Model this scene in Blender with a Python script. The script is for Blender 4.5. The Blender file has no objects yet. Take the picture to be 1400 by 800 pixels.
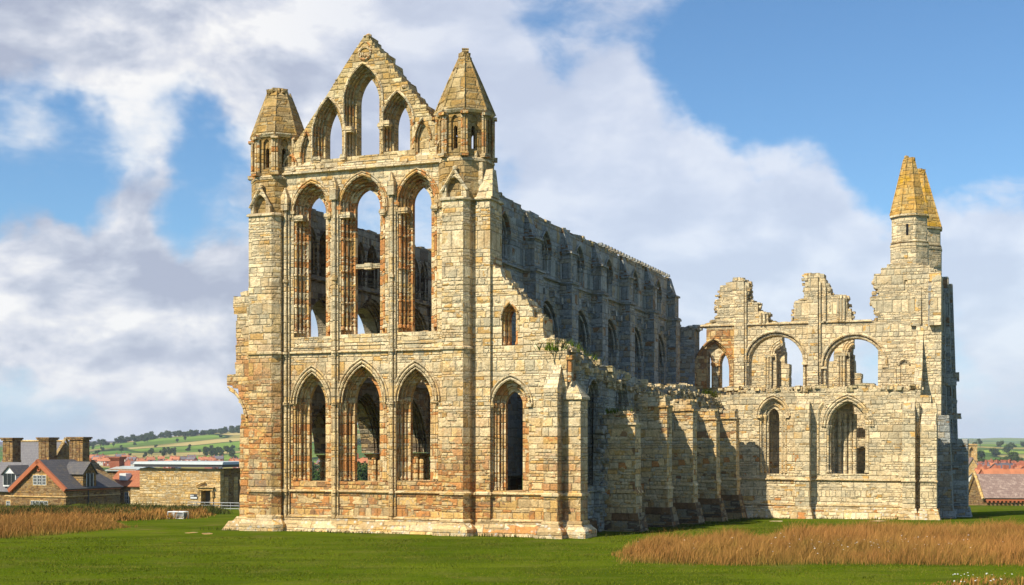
import bpy, bmesh, math, random
import numpy as np
from mathutils import Vector, Matrix, noise
from mathutils.geometry import tessellate_polygon
random.seed(7)
scene = bpy.context.scene
R = math.radians
# ------------------------------------------------------------------ camera
H, FPX, HZ = 4.88, 1817.0, 605.0
cam_d = bpy.data.cameras.new('camera'); cam = bpy.data.objects.new('camera', cam_d)
scene.collection.objects.link(cam); scene.camera = cam
cam.location = (0, 0, H); cam.rotation_euler = (R(90), 0, 0)
cam_d.sensor_width = 36; cam_d.lens = 36 * FPX / 1400; cam_d.shift_y = (HZ - 400) / 1400
cam_d.clip_start = 0.5; cam_d.clip_end = 60000
scene.view_settings.view_transform = 'Standard'; scene.view_settings.look = 'None'
scene.view_settings.exposure = 0.42; scene.view_settings.gamma = 1
# ------------------------------------------------------------------ light
ANG = math.atan(700 / FPX)                       # the abbey is turned this much from the view axis
U = Vector((math.cos(ANG), -math.sin(ANG), 0)); V = Vector((math.sin(ANG), math.cos(ANG), 0))
P0 = Vector((-1.858, 70, 0))
ray = (U * 0.5 + V * 1.0 + Vector((0, 0, -1.15))).normalized()
to_sun = -ray
sun_d = bpy.data.lights.new('sun', 'SUN'); sun = bpy.data.objects.new('sun', sun_d)
scene.collection.objects.link(sun)
sun.rotation_euler = ray.to_track_quat('-Z', 'Y').to_euler()
sun_d.energy = 5.0; sun_d.angle = R(0.5); sun_d.color = (1.0, 0.91, 0.74)
elev = math.asin(to_sun.z); azi = math.atan2(to_sun.x, to_sun.y)
# ------------------------------------------------------------------ node helper
class NT:
    def __init__(s, tree): s.t = tree; s.n = tree.nodes; s.l = tree.links
    def add(s, typ, **kw):
        n = s.n.new(typ)
        for k, v in kw.items(): setattr(n, k, v)
        return n
    def put(s, sock, v):
        if v is None: return
        if hasattr(v, 'is_linked') or hasattr(v, 'links'): s.l.new(v, sock)
        elif isinstance(v, (tuple, list)) and len(v) == 3 and sock.type == 'RGBA': sock.default_value = (*v, 1)
        else: sock.default_value = v
    def m(s, op, a, b=None, c=None, clamp=False):
        n = s.add('ShaderNodeMath', operation=op); n.use_clamp = clamp
        for i, v in enumerate((a, b, c)):
            if v is not None: s.put(n.inputs[i], v)
        return n.outputs[0]
    def vm(s, op, a, b=None, scale=None):
        n = s.add('ShaderNodeVectorMath', operation=op)
        s.put(n.inputs[0], a)
        if b is not None: s.put(n.inputs[1], b)
        if scale is not None: s.put(n.inputs['Scale'], scale)
        return n.outputs['Value'] if op in ('DOT_PRODUCT', 'LENGTH') else n.outputs[0]
    def xyz(s, a, b, c):
        n = s.add('ShaderNodeCombineXYZ')
        for i, v in enumerate((a, b, c)): s.put(n.inputs[i], v)
        return n.outputs[0]
    def sep(s, v):
        n = s.add('ShaderNodeSeparateXYZ'); s.put(n.inputs[0], v); return n.outputs
    def noise(s, vec=None, scale=1, detail=4, rough=.55, w=None, dim='3D', dist=0, col=False):
        n = s.add('ShaderNodeTexNoise', noise_dimensions=dim)
        if vec is not None: s.put(n.inputs['Vector'], vec)
        if w is not None: s.put(n.inputs['W'], w)
        n.inputs['Scale'].default_value = scale; n.inputs['Detail'].default_value = detail
        n.inputs['Roughness'].default_value = rough; n.inputs['Distortion'].default_value = dist
        return n.outputs['Color' if col else 0]
    def ss(s, v, a, b, lo=0, hi=1):
        n = s.add('ShaderNodeMapRange', interpolation_type='SMOOTHSTEP')
        s.put(n.inputs[0], v)
        for i, x in enumerate((a, b, lo, hi)): n.inputs[i + 1].default_value = x
        return n.outputs[0]
    def mix(s, f, a, b, blend='MIX'):
        n = s.add('ShaderNodeMix', data_type='RGBA', blend_type=blend)
        s.put(n.inputs['Factor'], f); s.put(n.inputs['A'], a); s.put(n.inputs['B'], b)
        return n.outputs['Result']
    def ramp(s, f, stops, interp='LINEAR'):
        n = s.add('ShaderNodeValToRGB'); r = n.color_ramp; r.interpolation = interp
        s.put(n.inputs[0], f)
        while len(r.elements) < len(stops): r.elements.new(0.5)
        for e, (p, c) in zip(r.elements, stops): e.position = p; e.color = (*c, 1)
        return n.outputs[0]
    def obj(s): return s.add('ShaderNodeTexCoord').outputs['Object']
    def uv(s): return s.add('ShaderNodeTexCoord').outputs['UV']
    def geo(s): return s.add('ShaderNodeNewGeometry').outputs
    def val(s, name):
        n = s.add('ShaderNodeAttribute'); n.attribute_name = name; return n.outputs['Fac']
    def bump(s, h, dist, strength=1.0):
        n = s.add('ShaderNodeBump'); s.put(n.inputs['Height'], h)
        n.inputs['Distance'].default_value = dist; n.inputs['Strength'].default_value = strength
        return n.outputs[0]

def new_mat(name):
    m = bpy.data.materials.new(name); m.use_nodes = True
    nt = NT(m.node_tree); b = m.node_tree.nodes['Principled BSDF']
    return m, nt, b
def flat_mat(name, col, rough=.8, var=.12, scale=3.0, metallic=0):
    m, t, b = new_mat(name)
    n = t.noise(t.obj(), scale, 5, .6)
    c = t.mix(n, tuple(x * (1 - var * 2) for x in col), tuple(min(1, x * (1 + var * 2)) for x in col))
    t.l.new(c, b.inputs['Base Color']); b.inputs['Roughness'].default_value = rough; b.inputs['Metallic'].default_value = metallic
    return m
# ------------------------------------------------------------------ sky with clouds
world = bpy.data.worlds.new('World'); scene.world = world; world.use_nodes = True
wt = NT(world.node_tree); wt.n.clear()
sky = wt.add('ShaderNodeTexSky'); sky.sky_type = 'NISHITA'; sky.sun_disc = False
sky.sun_elevation = elev; sky.sun_rotation = azi; sky.altitude = 0; sky.air_density = 1.0; sky.dust_density = 0.35; sky.ozone_density = 2.2
skyc = wt.mix(1.0, sky.outputs[0], (0.66, 0.90, 1.06), 'MULTIPLY')
sdz = wt.sep(wt.add('ShaderNodeTexCoord').outputs['Generated'])[2]
skyc = wt.mix(wt.m('MULTIPLY', wt.ss(sdz, -.02, .14, 1, 0), .75), skyc, (3.9, 5.3, 7.4))
bg1 = wt.add('ShaderNodeBackground'); wt.put(bg1.inputs[0], skyc); bg1.inputs[1].default_value = 0.10
dirv = wt.add('ShaderNodeTexCoord').outputs['Generated']
def pdir(px, py):
    return Vector(((px - 700) / FPX, 1, (HZ - py) / FPX)).normalized()
LOBES = [  # direction, radius, weight: where the cloud banks and the blue gaps lie
    ((120, 20), 230, .22), ((400, 20), 230, .26), ((560, 90), 150, .14), ((60, 130), 120, .10), ((600, 130), 110, .22), ((880, 0), 130, .13),
    ((110, 330), 130, .26), ((230, 400), 150, .28), ((50, 420), 120, .16), ((100, 520), 190, .06), ((330, 540), 190, .12),
    ((760, 140), 110, .18), ((880, 220), 150, .20), ((1030, 300), 170, .18), ((760, 270), 120, .14), ((900, 350), 140, .12), ((1150, 350), 130, .12),
    ((1350, 290), 90, .28), ((1390, 390), 90, .14), ((1100, 430), 150, .08), ((1370, 520), 130, .16), ((700, 560), 500, .06),
    ((190, 245), 120, -.22), ((295, 150), 80, -.17), ((310, 270), 85, -.20), ((25, 225), 100, -.24), ((110, 250), 80, -.14), ((60, 560), 60, -.12), ((310, 480), 70, -.12),
    ((700, 60), 60, -.08), ((1180, 50), 210, -.23), ((1370, 120), 180, -.28), ((1080, 130), 60, .05), ((1010, 90), 120, -.16), ((1240, 230), 90, -.14), ((700, 200), 50, -.1), ((1080, 180), 90, -.06)]
wv = wt.vm('ADD', dirv, wt.vm('SCALE', wt.vm('SUBTRACT', wt.noise(dirv, 7, 5, .6, col=True), (.5, .5, .5)), scale=.13))
wv = wt.vm('NORMALIZE', wv)
lob = None
for (p, rad, wgt) in LOBES:
    d = pdir(*p); c0 = math.cos(rad / FPX)
    dp = wt.vm('DOT_PRODUCT', wv, tuple(d))
    v = wt.ss(dp, 1 - (1 - c0) * 1.7, 1.0, 0, wgt)
    lob = v if lob is None else wt.m('ADD', lob, v)
dx, dy, dz = wt.sep(dirv)
def cloud_density(off):
    v = wt.vm('ADD', dirv, off)
    x, y, z = wt.sep(v)
    st = wt.xyz(wt.m('MULTIPLY', x, 1.0), wt.m('MULTIPLY', y, .6), wt.m('MULTIPLY', z, 1.75))
    warp = wt.vm('SCALE', wt.noise(st, 5, 3, .5, col=True), scale=.10)
    st2 = wt.vm('ADD', st, warp)
    n1 = wt.noise(st2, 5.5, 9, .50)
    n2 = wt.noise(st2, 19, 7, .55)
    return wt.m('ADD', wt.m('MULTIPLY', n1, .80), wt.m('MULTIPLY', n2, .20))
den0 = cloud_density((0, 0, 0)); den1 = cloud_density((-.012, 0, .022))
wx = wt.xyz(wt.m('ADD', wt.m('MULTIPLY', dx, 5.0), wt.m('MULTIPLY', dz, 6.0)), wt.m('MULTIPLY', dz, 34.0), wt.m('MULTIPLY', dx, 3.0))
wisp = wt.noise(wt.vm('ADD', wx, wt.vm('SCALE', wt.noise(dirv, 9, 4, .6, col=True), scale=2.2)), 1.0, 7, .62)
tot = wt.m('ADD', wt.m('ADD', den0, lob), wt.m('MULTIPLY', wt.m('SUBTRACT', wisp, .5), wt.m('ADD', .24, wt.m('MULTIPLY', wt.ss(dx, -.1, .15), .22))))
cov = wt.ss(tot, .44, .71)
thick = wt.ss(tot, .62, .92)
relief = wt.m('SUBTRACT', den0, den1)
lit = wt.m('ADD', wt.m('MULTIPLY', relief, 8.0), .58)
lit = wt.m('SUBTRACT', lit, wt.m('MULTIPLY', thick, .22))
# warm bright tops, lavender grey undersides; the right-hand bank is the thin bright one
cc = wt.ramp(lit, [(0.0, (.44, .48, .60)), (.35, (.56, .60, .70)), (.62, (.72, .74, .81)), (.85, (.86, .86, .88)), (1, (.96, .95, .94))])
rightness = wt.ss(dx, -.22, .0)
cc = wt.mix(wt.m('MULTIPLY', rightness, .6), cc, (.80, .83, .93))
hzn = wt.ss(dz, .0, .10, 1, 0)
cc = wt.mix(wt.m('MULTIPLY', hzn, .35), cc, (.74, .76, .84))
bg2 = wt.add('ShaderNodeBackground'); wt.put(bg2.inputs[0], cc); bg2.inputs[1].default_value = 0.78
ms = wt.add('ShaderNodeMixShader'); wt.put(ms.inputs[0], wt.m('MULTIPLY', cov, wt.m('SUBTRACT', .95, wt.m('MULTIPLY', rightness, .17)))); wt.l.new(bg1.outputs[0], ms.inputs[1]); wt.l.new(bg2.outputs[0], ms.inputs[2])
wo = wt.add('ShaderNodeOutputWorld'); wt.l.new(ms.outputs[0], wo.inputs[0])

# ------------------------------------------------------------------ measuring: a point of the photo on a plane of the abbey
def W(s, v, z=0): return P0 + U * s + V * v + Vector((0, 0, z))
def fs(px, v=0.0):                # s of photo column px on the plane at v
    t = (px - 700) / FPX
    A = P0 + V * v
    return (t * A.y - A.x) / (U.x - t * U.y)
def F(px, py, v=0.0):
    s = fs(px, v); y = (P0 + U * s + V * v).y
    return s, H + (HZ - py) / FPX * y
def N(px, py, s=0.0):             # (v, z) on the plane at s
    t = (px - 700) / FPX
    A = P0 + U * s
    r = (t * A.y - A.x) / (V.x - t * V.y)
    return r, H + (HZ - py) / FPX * (A + V * r).y
def ground_z(x, y):
    d = max(0.0, y - 74.0)
    z = -0.9 * min(1, d / 28) ** 1.0 if d < 28 else -0.9 - (d - 28) * 0.028
    return z
def G(px, py):                    # where the sight line meets the lawn
    t = (px - 700) / FPX; k = (HZ - py) / FPX
    y = 20.0
    while y < 400 and H + k * y > ground_z(t * y, y): y += .25
    return Vector((t * y, y, ground_z(t * y, y)))
# ------------------------------------------------------------------ object helpers
def link(o):
    scene.collection.objects.link(o); return o
def empty(name, loc=(0, 0, 0), rz=0, label=None, cat=None, group=None):
    o = link(bpy.data.objects.new(name, None)); o.location = loc; o.rotation_euler = (0, 0, rz); o.empty_display_size = .5
    tag(o, label, cat, group); return o
def tag(o, label=None, cat=None, group=None, kind=None):
    if label: o['label'] = label
    if cat: o['category'] = cat
    if group: o['group'] = group
    if kind: o['kind'] = kind
    return o
def build(name, bm, mat, parent=None, smooth=False, label=None, recalc=True, uv=True):
    if recalc: bmesh.ops.recalc_face_normals(bm, faces=bm.faces)
    if uv:
        L = bm.loops.layers.uv.verify()
        for f in bm.faces:
            n = f.normal
            ax, ay, az = abs(n.x), abs(n.y), abs(n.z)
            for l in f.loops:
                c = l.vert.co
                if az > .8: l[L].uv = (c.x + 40, c.y)
                elif ax > ay * 1.2: l[L].uv = (c.y + 17.3, c.z)
                else: l[L].uv = (c.x, c.z)
    if name in SPLIT:
        gr = islands(bm)
        if 1 < len(gr) < 60:
            last = None
            for g_ in gr:
                b2 = bm.copy(); keep = {v.index for v in g_}; b2.verts.ensure_lookup_table()
                bmesh.ops.delete(b2, geom=[v for v in b2.verts if v.index not in keep], context='VERTS')
                me = bpy.data.meshes.new(name); b2.to_mesh(me); b2.free(); me.materials.append(mat)
                last = link(bpy.data.objects.new(name, me)); last.parent = parent
            bm.free(); return last
    me = bpy.data.meshes.new(name); bm.to_mesh(me); bm.free()
    if smooth:
        for p in me.polygons: p.use_smooth = True
    me.materials.append(mat)
    o = link(bpy.data.objects.new(name, me)); o.parent = parent
    if label: o['label'] = label
    return o
SPLIT = {'string_course', 'turret_course', 'broken_wall_top', 'impost_course', 'inner_shaft', 'clerestory_shaft', 'corbel', 'corbel_table', 'broken_corbel', 'side_panel', 'arcade_moulding', 'wall_shaft', 'engaged_shafts', 'coping', 'eaves_block'}
def islands(bm):
    bm.verts.index_update(); par = list(range(len(bm.verts)))
    def find(i):
        while par[i] != i: par[i] = par[par[i]]; i = par[i]
        return i
    for e in bm.edges: par[find(e.verts[0].index)] = find(e.verts[1].index)
    g = {}
    for v in bm.verts: g.setdefault(find(v.index), []).append(v)
    comps = list(g.values()); box = []
    for c in comps:
        xs = [v.co for v in c]; box.append([min(p[i] for p in xs) - .02 for i in range(3)] + [max(p[i] for p in xs) + .02 for i in range(3)])
    n = len(comps); pp = list(range(n))
    def fd(i):
        while pp[i] != i: i = pp[i]
        return i
    for i in range(n):
        for j in range(i + 1, n):
            a, b = box[i], box[j]
            if all(a[k] <= b[k + 3] and b[k] <= a[k + 3] for k in range(3)): pp[fd(i)] = fd(j)
    out = {}
    for i in range(n): out.setdefault(fd(i), []).extend(comps[i])
    return list(out.values())
def bx(bm, x0, x1, y0, y1, z0, z1, top=None):
    """box; top=(dx0,dx1,dy0,dy1) insets the top face (a weathered slope)"""
    t = top or (0, 0, 0, 0)
    vs = [bm.verts.new(p) for p in ((x0, y0, z0), (x1, y0, z0), (x1, y1, z0), (x0, y1, z0),
          (x0 + t[0], y0 + t[2], z1), (x1 - t[1], y0 + t[2], z1), (x1 - t[1], y1 - t[3], z1), (x0 + t[0], y1 - t[3], z1))]
    for f in ((0, 3, 2, 1), (4, 5, 6, 7), (0, 1, 5, 4), (1, 2, 6, 5), (2, 3, 7, 6), (3, 0, 4, 7)): bm.faces.new([vs[i] for i in f])
def prism(bm, pts, z0, z1, top=None):
    """vertical prism over plan polygon pts; top: polygon of the same count for the upper ring"""
    a = [bm.verts.new((x, y, z0)) for x, y in pts]; b = [bm.verts.new((x, y, z1)) for x, y in (top or pts)]
    n = len(pts)
    for i in range(n): bm.faces.new((a[i], a[(i + 1) % n], b[(i + 1) % n], b[i]))
    bm.faces.new(b); bm.faces.new(a[::-1])
def rough_box(bm, c, sx, sy, sz, rz=0, j=.18):
    m = Matrix.Translation(c) @ Matrix.Rotation(rz, 4, 'Z')
    vs = []
    for dx, dy, dz_ in ((-1, -1, -1), (1, -1, -1), (1, 1, -1), (-1, 1, -1), (-1, -1, 1), (1, -1, 1), (1, 1, 1), (-1, 1, 1)):
        q = Vector((dx * sx / 2 * random.uniform(1 - j, 1), dy * sy / 2 * random.uniform(1 - j, 1), dz_ * sz / 2 * random.uniform(1 - j, 1)))
        vs.append(bm.verts.new(m @ q))
    for f in ((0, 3, 2, 1), (4, 5, 6, 7), (0, 1, 5, 4), (1, 2, 6, 5), (2, 3, 7, 6), (3, 0, 4, 7)): bm.faces.new([vs[i] for i in f])
def tube(bm, pts, r, n=6, cap=True):
    """round rod along a 3D path"""
    pts = [Vector(p) for p in pts]; rings = []
    for i, p in enumerate(pts):
        d = (pts[min(i + 1, len(pts) - 1)] - pts[max(i - 1, 0)]).normalized()
        a = d.cross(Vector((0, 0, 1))) if abs(d.z) < .95 else d.cross(Vector((0, 1, 0)))
        a.normalize(); b = d.cross(a)
        rr = r[i] if isinstance(r, (list, tuple)) else r
        rings.append([bm.verts.new(p + (a * math.cos(2 * math.pi * k / n) + b * math.sin(2 * math.pi * k / n)) * rr) for k in range(n)])
    for q, w in zip(rings, rings[1:]):
        for k in range(n): bm.faces.new((q[k], q[(k + 1) % n], w[(k + 1) % n], w[k]))
    if cap: bm.faces.new(rings[0][::-1]); bm.faces.new(rings[-1])
# mapping of a wall: (a along, z up, d inward) -> local abbey coordinates
def mapF(v0): return lambda a, z, d: Vector((a, v0 + d, z))
def mapN(s0): return lambda a, z, d: Vector((s0 - d, a, z))
def mapS(s0): return lambda a, z, d: Vector((s0 + d, a, z))
def arch_pts(xc, hw, zs, zsp, zap, n=9, closed=True):
    """opening outline, pointed (or round when the rise is no more than the half width)"""
    h = zap - zsp; pts = []
    if h > hw * 1.02:
        Rr = (hw * hw + h * h) / (2 * hw); th = math.asin(min(1, h / Rr))
        left = [(xc - hw + Rr - Rr * math.cos(th * i / n), zsp + Rr * math.sin(th * i / n)) for i in range(n + 1)]
        right = [(2 * xc - x, z) for x, z in left[:-1]][::-1]
        arc = left + right
    else:
        arc = [(xc - hw * math.cos(math.pi * i / (2 * n)), zsp + h * math.sin(math.pi * i / (2 * n))) for i in range(2 * n + 1)]
    if closed: return [(xc + hw, zs)] + [(xc - hw, zs)] + arc
    return arc
def plate(bm, mp, outline, holes, d0, d1, front=True, back=False, rim=True):
    loops = [outline] + holes
    flat = [p for l in loops for p in l]
    tris = tessellate_polygon([[Vector((p[0], p[1], 0)) for p in l] for l in loops])
    A = [bm.verts.new(mp(x, z, d0)) for x, z in flat] if front or rim else None
    B = [bm.verts.new(mp(x, z, d1)) for x, z in flat]
    for t in tris:
        if front:
            try: bm.faces.new([A[i] for i in t])
            except ValueError: pass
        if back:
            try: bm.faces.new([B[i] for i in t])
            except ValueError: pass
    if rim:
        k = 0
        for l in loops:
            n = len(l)
            for i in range(n):
                j = (i + 1) % n
                try: bm.faces.new((A[k + i], A[k + j], B[k + j], B[k + i]))
                except ValueError: pass
            k += n
class Op:                         # one arched opening with stepped orders
    def __init__(s, xc, hw, zs, zsp, zap, grow=(0,), thru=True, zgrow=.0):
        s.xc, s.hw, s.zs, s.zsp, s.zap, s.grow, s.thru, s.zgrow = xc, hw, zs, zsp, zap, grow, thru, zgrow; s.zcap = None
    def at(s, k):                 # outline in layer k (None: solid)
        if k < len(s.grow): g = s.grow[k]
        else: g = s.grow[-1] if s.thru else None
        if g is None: return None
        hw = s.hw + g; h = (s.zap - s.zsp) * (hw / s.hw) if s.hw else 0
        h = (s.zap - s.zsp) + g * 1.15
        return arch_pts(s.xc, hw, s.zs - s.zgrow * g, s.zsp, s.zsp + h)
def wall(name, mat, parent, mp, outline, ops, depths, label=None, mat2=None):
    bm = bmesh.new(); n = len(depths) - 1; n0 = 0
    for k in range(n):
        holes = [o.at(k) for o in ops if o.at(k)]
        plate(bm, mp, outline, holes, depths[k], depths[k + 1], front=True, back=(k == n - 1))
        if k == 0: n0 = len(bm.faces)
    if mat2:
        for i, f in enumerate(bm.faces):
            if i >= n0: f.material_index = 1
    o = build(name, bm, mat, parent, label=label)
    if mat2: o.data.materials.append(mat2)
    return o
def jag(p, q, step=.45, amp=.25, rise=.3, seed=None):
    """ragged course-wise broken line from p to q (q not included)"""
    rnd = random.Random(seed if seed is not None else round(p[0] * 31 + p[1] * 17))
    L = math.hypot(q[0] - p[0], q[1] - p[1]); n = max(1, int(L / step)); out = [p]
    steep = abs(q[1] - p[1]) > abs(q[0] - p[0])
    lx, lz = p
    jt = lambda: rnd.uniform(-.07, .07)
    for i in range(1, n):
        f = (i + rnd.uniform(-.3, .3)) / n
        x = p[0] + (q[0] - p[0]) * f; z = p[1] + (q[1] - p[1]) * f
        if steep:
            x += rnd.uniform(-amp, amp); out += [(lx * .7 + x * .3 + jt() * .5, z - jt() * .3), (x + jt() * .5, z + jt())]; lx, lz = x, z
        else:
            z += rnd.uniform(-amp, amp); out += [(x, lz * .7 + z * .3), (x + .06, z + jt())]; lx, lz = x + .06, z
    if steep: out.append((lx, q[1] - (q[1] - p[1]) * .1 / n))
    else: out.append((q[0] - (q[0] - p[0]) * .1 / n, lz))
    return out
def chain(pts, **kw):
    """ragged polyline through pts (last point included)"""
    out = []
    for i, (a, b) in enumerate(zip(pts, pts[1:])): out += jag(a, b, seed=i * 7 + int(abs(a[0]) * 10), **kw)
    return out + [pts[-1]]
def arch_roll(bm, mp, xc, hw, zsp, zap, r, d, jamb=None, n=6, bead=0):
    arc = arch_pts(xc, hw, 0, zsp, zap, 8, closed=False)
    pts = [mp(x, z, d) for x, z in arc]
    if jamb is not None: pts = [mp(xc - hw, jamb, d)] + pts + [mp(xc + hw, jamb, d)]
    tube(bm, pts, r, n)
def beads(bm, mp, path, d, step=.24, sz=.11):
    acc = 0
    for (x0, z0), (x1, z1) in zip(path, path[1:]):
        L = math.hypot(x1 - x0, z1 - z0)
        while acc < L:
            f = acc / L; c = mp(x0 + (x1 - x0) * f, z0 + (z1 - z0) * f, d)
            m = Matrix.Translation(c) @ Matrix.Rotation(.78, 4, 'X') @ Matrix.Rotation(.78, 4, 'Z')
            bmesh.ops.create_cube(bm, size=sz, matrix=m)
            acc += step
        acc -= L
def hood(name, mat, parent, mp, op, g, rolls=((0, .07, -.05),), caps=True, stop=True):
    """label mould over an opening: rolls = (offset, radius, depth)"""
    bm = bmesh.new()
    for off, r, d in rolls:
        hw = op.hw + g + off
        arch_roll(bm, mp, op.xc, hw, op.zsp, op.zap + (g + off) * 1.15, r, d, jamb=op.zcap)
    if caps:
        for sg in (-1, 1):
            c = mp(op.xc + sg * (op.hw + g), op.zsp - .04, .0)
            rough_box(bm, c, .3, .3, .2)
    return build(name, bm, mat, parent, smooth=False)
def dress(name, mat, parent, mp, op, depths, tooth=(), shaft_r=.075, base=.0, caps=True, annulets=()):
    """nook shafts, capitals and arch rolls standing in the steps of an opening"""
    bm = bmesh.new()
    for k in range(len(op.grow) - 1):
        g = op.grow[k]
        if g is not None and op.grow[k + 1] is not None and op.grow[k + 1] > g: continue
        if g is None or op.grow[k + 1] is None: continue
        d = depths[k + 1] - shaft_r * 1.1
        hw = op.hw + g - shaft_r * 1.15
        zap = op.zsp + (op.zap - op.zsp) + (g - shaft_r * 1.15) * 1.15
        arch_roll(bm, mp, op.xc, hw, op.zsp + .12, zap, shaft_r, d)
        zk = op.zcap or op.zsp
        for sg in (-1, 1):
            x = op.xc + sg * hw
            tube(bm, [mp(x, op.zs + base, d), mp(x, op.zsp + .12, d)], shaft_r, 7)
            tube(bm, [mp(x, op.zs + base, d), mp(x, op.zs + base + .12, d), mp(x, op.zs + base + .22, d)], [shaft_r * 1.9, shaft_r * 1.7, shaft_r], 8)
            if caps: tube(bm, [mp(x, zk - .3, d), mp(x, zk - .05, d), mp(x, zk + .02, d), mp(x, zk + .1, d)], [shaft_r, shaft_r * 2.1, shaft_r * 2.3, shaft_r * 2.2], 8)
            for a in annulets:
                tube(bm, [mp(x, a - .06, d), mp(x, a + .06, d)], shaft_r * 1.6, 8)
        if k in tooth:
            g2 = (op.grow[k] + op.grow[k + 1]) / 2
            arc = arch_pts(op.xc, op.hw + g2 + .02, op.zs, op.zsp, op.zap + g2 * 1.15, 8, closed=False)
            beads(bm, mp, [(arc[0][0], op.zs + .3)] + arc + [(arc[-1][0], op.zs + .3)], depths[k + 1] - .02)
    return build(name, bm, mat, parent)
def course(bm, mp, a0, a1, z, h=.16, out=.12):
    """moulded string course: a box with weathered top"""
    q = [(0.002, z), (-out, z + h * .25), (-out, z + h * .6), (0.002, z + h)]
    A = [bm.verts.new(mp(a0, zz, d)) for d, zz in q]; B = [bm.verts.new(mp(a1, zz, d)) for d, zz in q]
    for i in range(4): bm.faces.new((A[i], A[(i + 1) % 4], B[(i + 1) % 4], B[i]))
    bm.faces.new(A[::-1]); bm.faces.new(B)
def rubble(bm, mp, a0, a1, z_of, d0, d1, n, size=.35, zj=.15):
    for _ in range(n):
        a = random.uniform(a0, a1); d = random.uniform(d0, d1)
        z = z_of(a) + random.uniform(-zj, zj * .6)
        s_ = size * random.uniform(.5, 1.25)
        rough_box(bm, mp(a, z, d), s_ * random.uniform(.8, 1.6), s_, s_ * random.uniform(.45, .8), random.uniform(-.4, .4) , .3)

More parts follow.
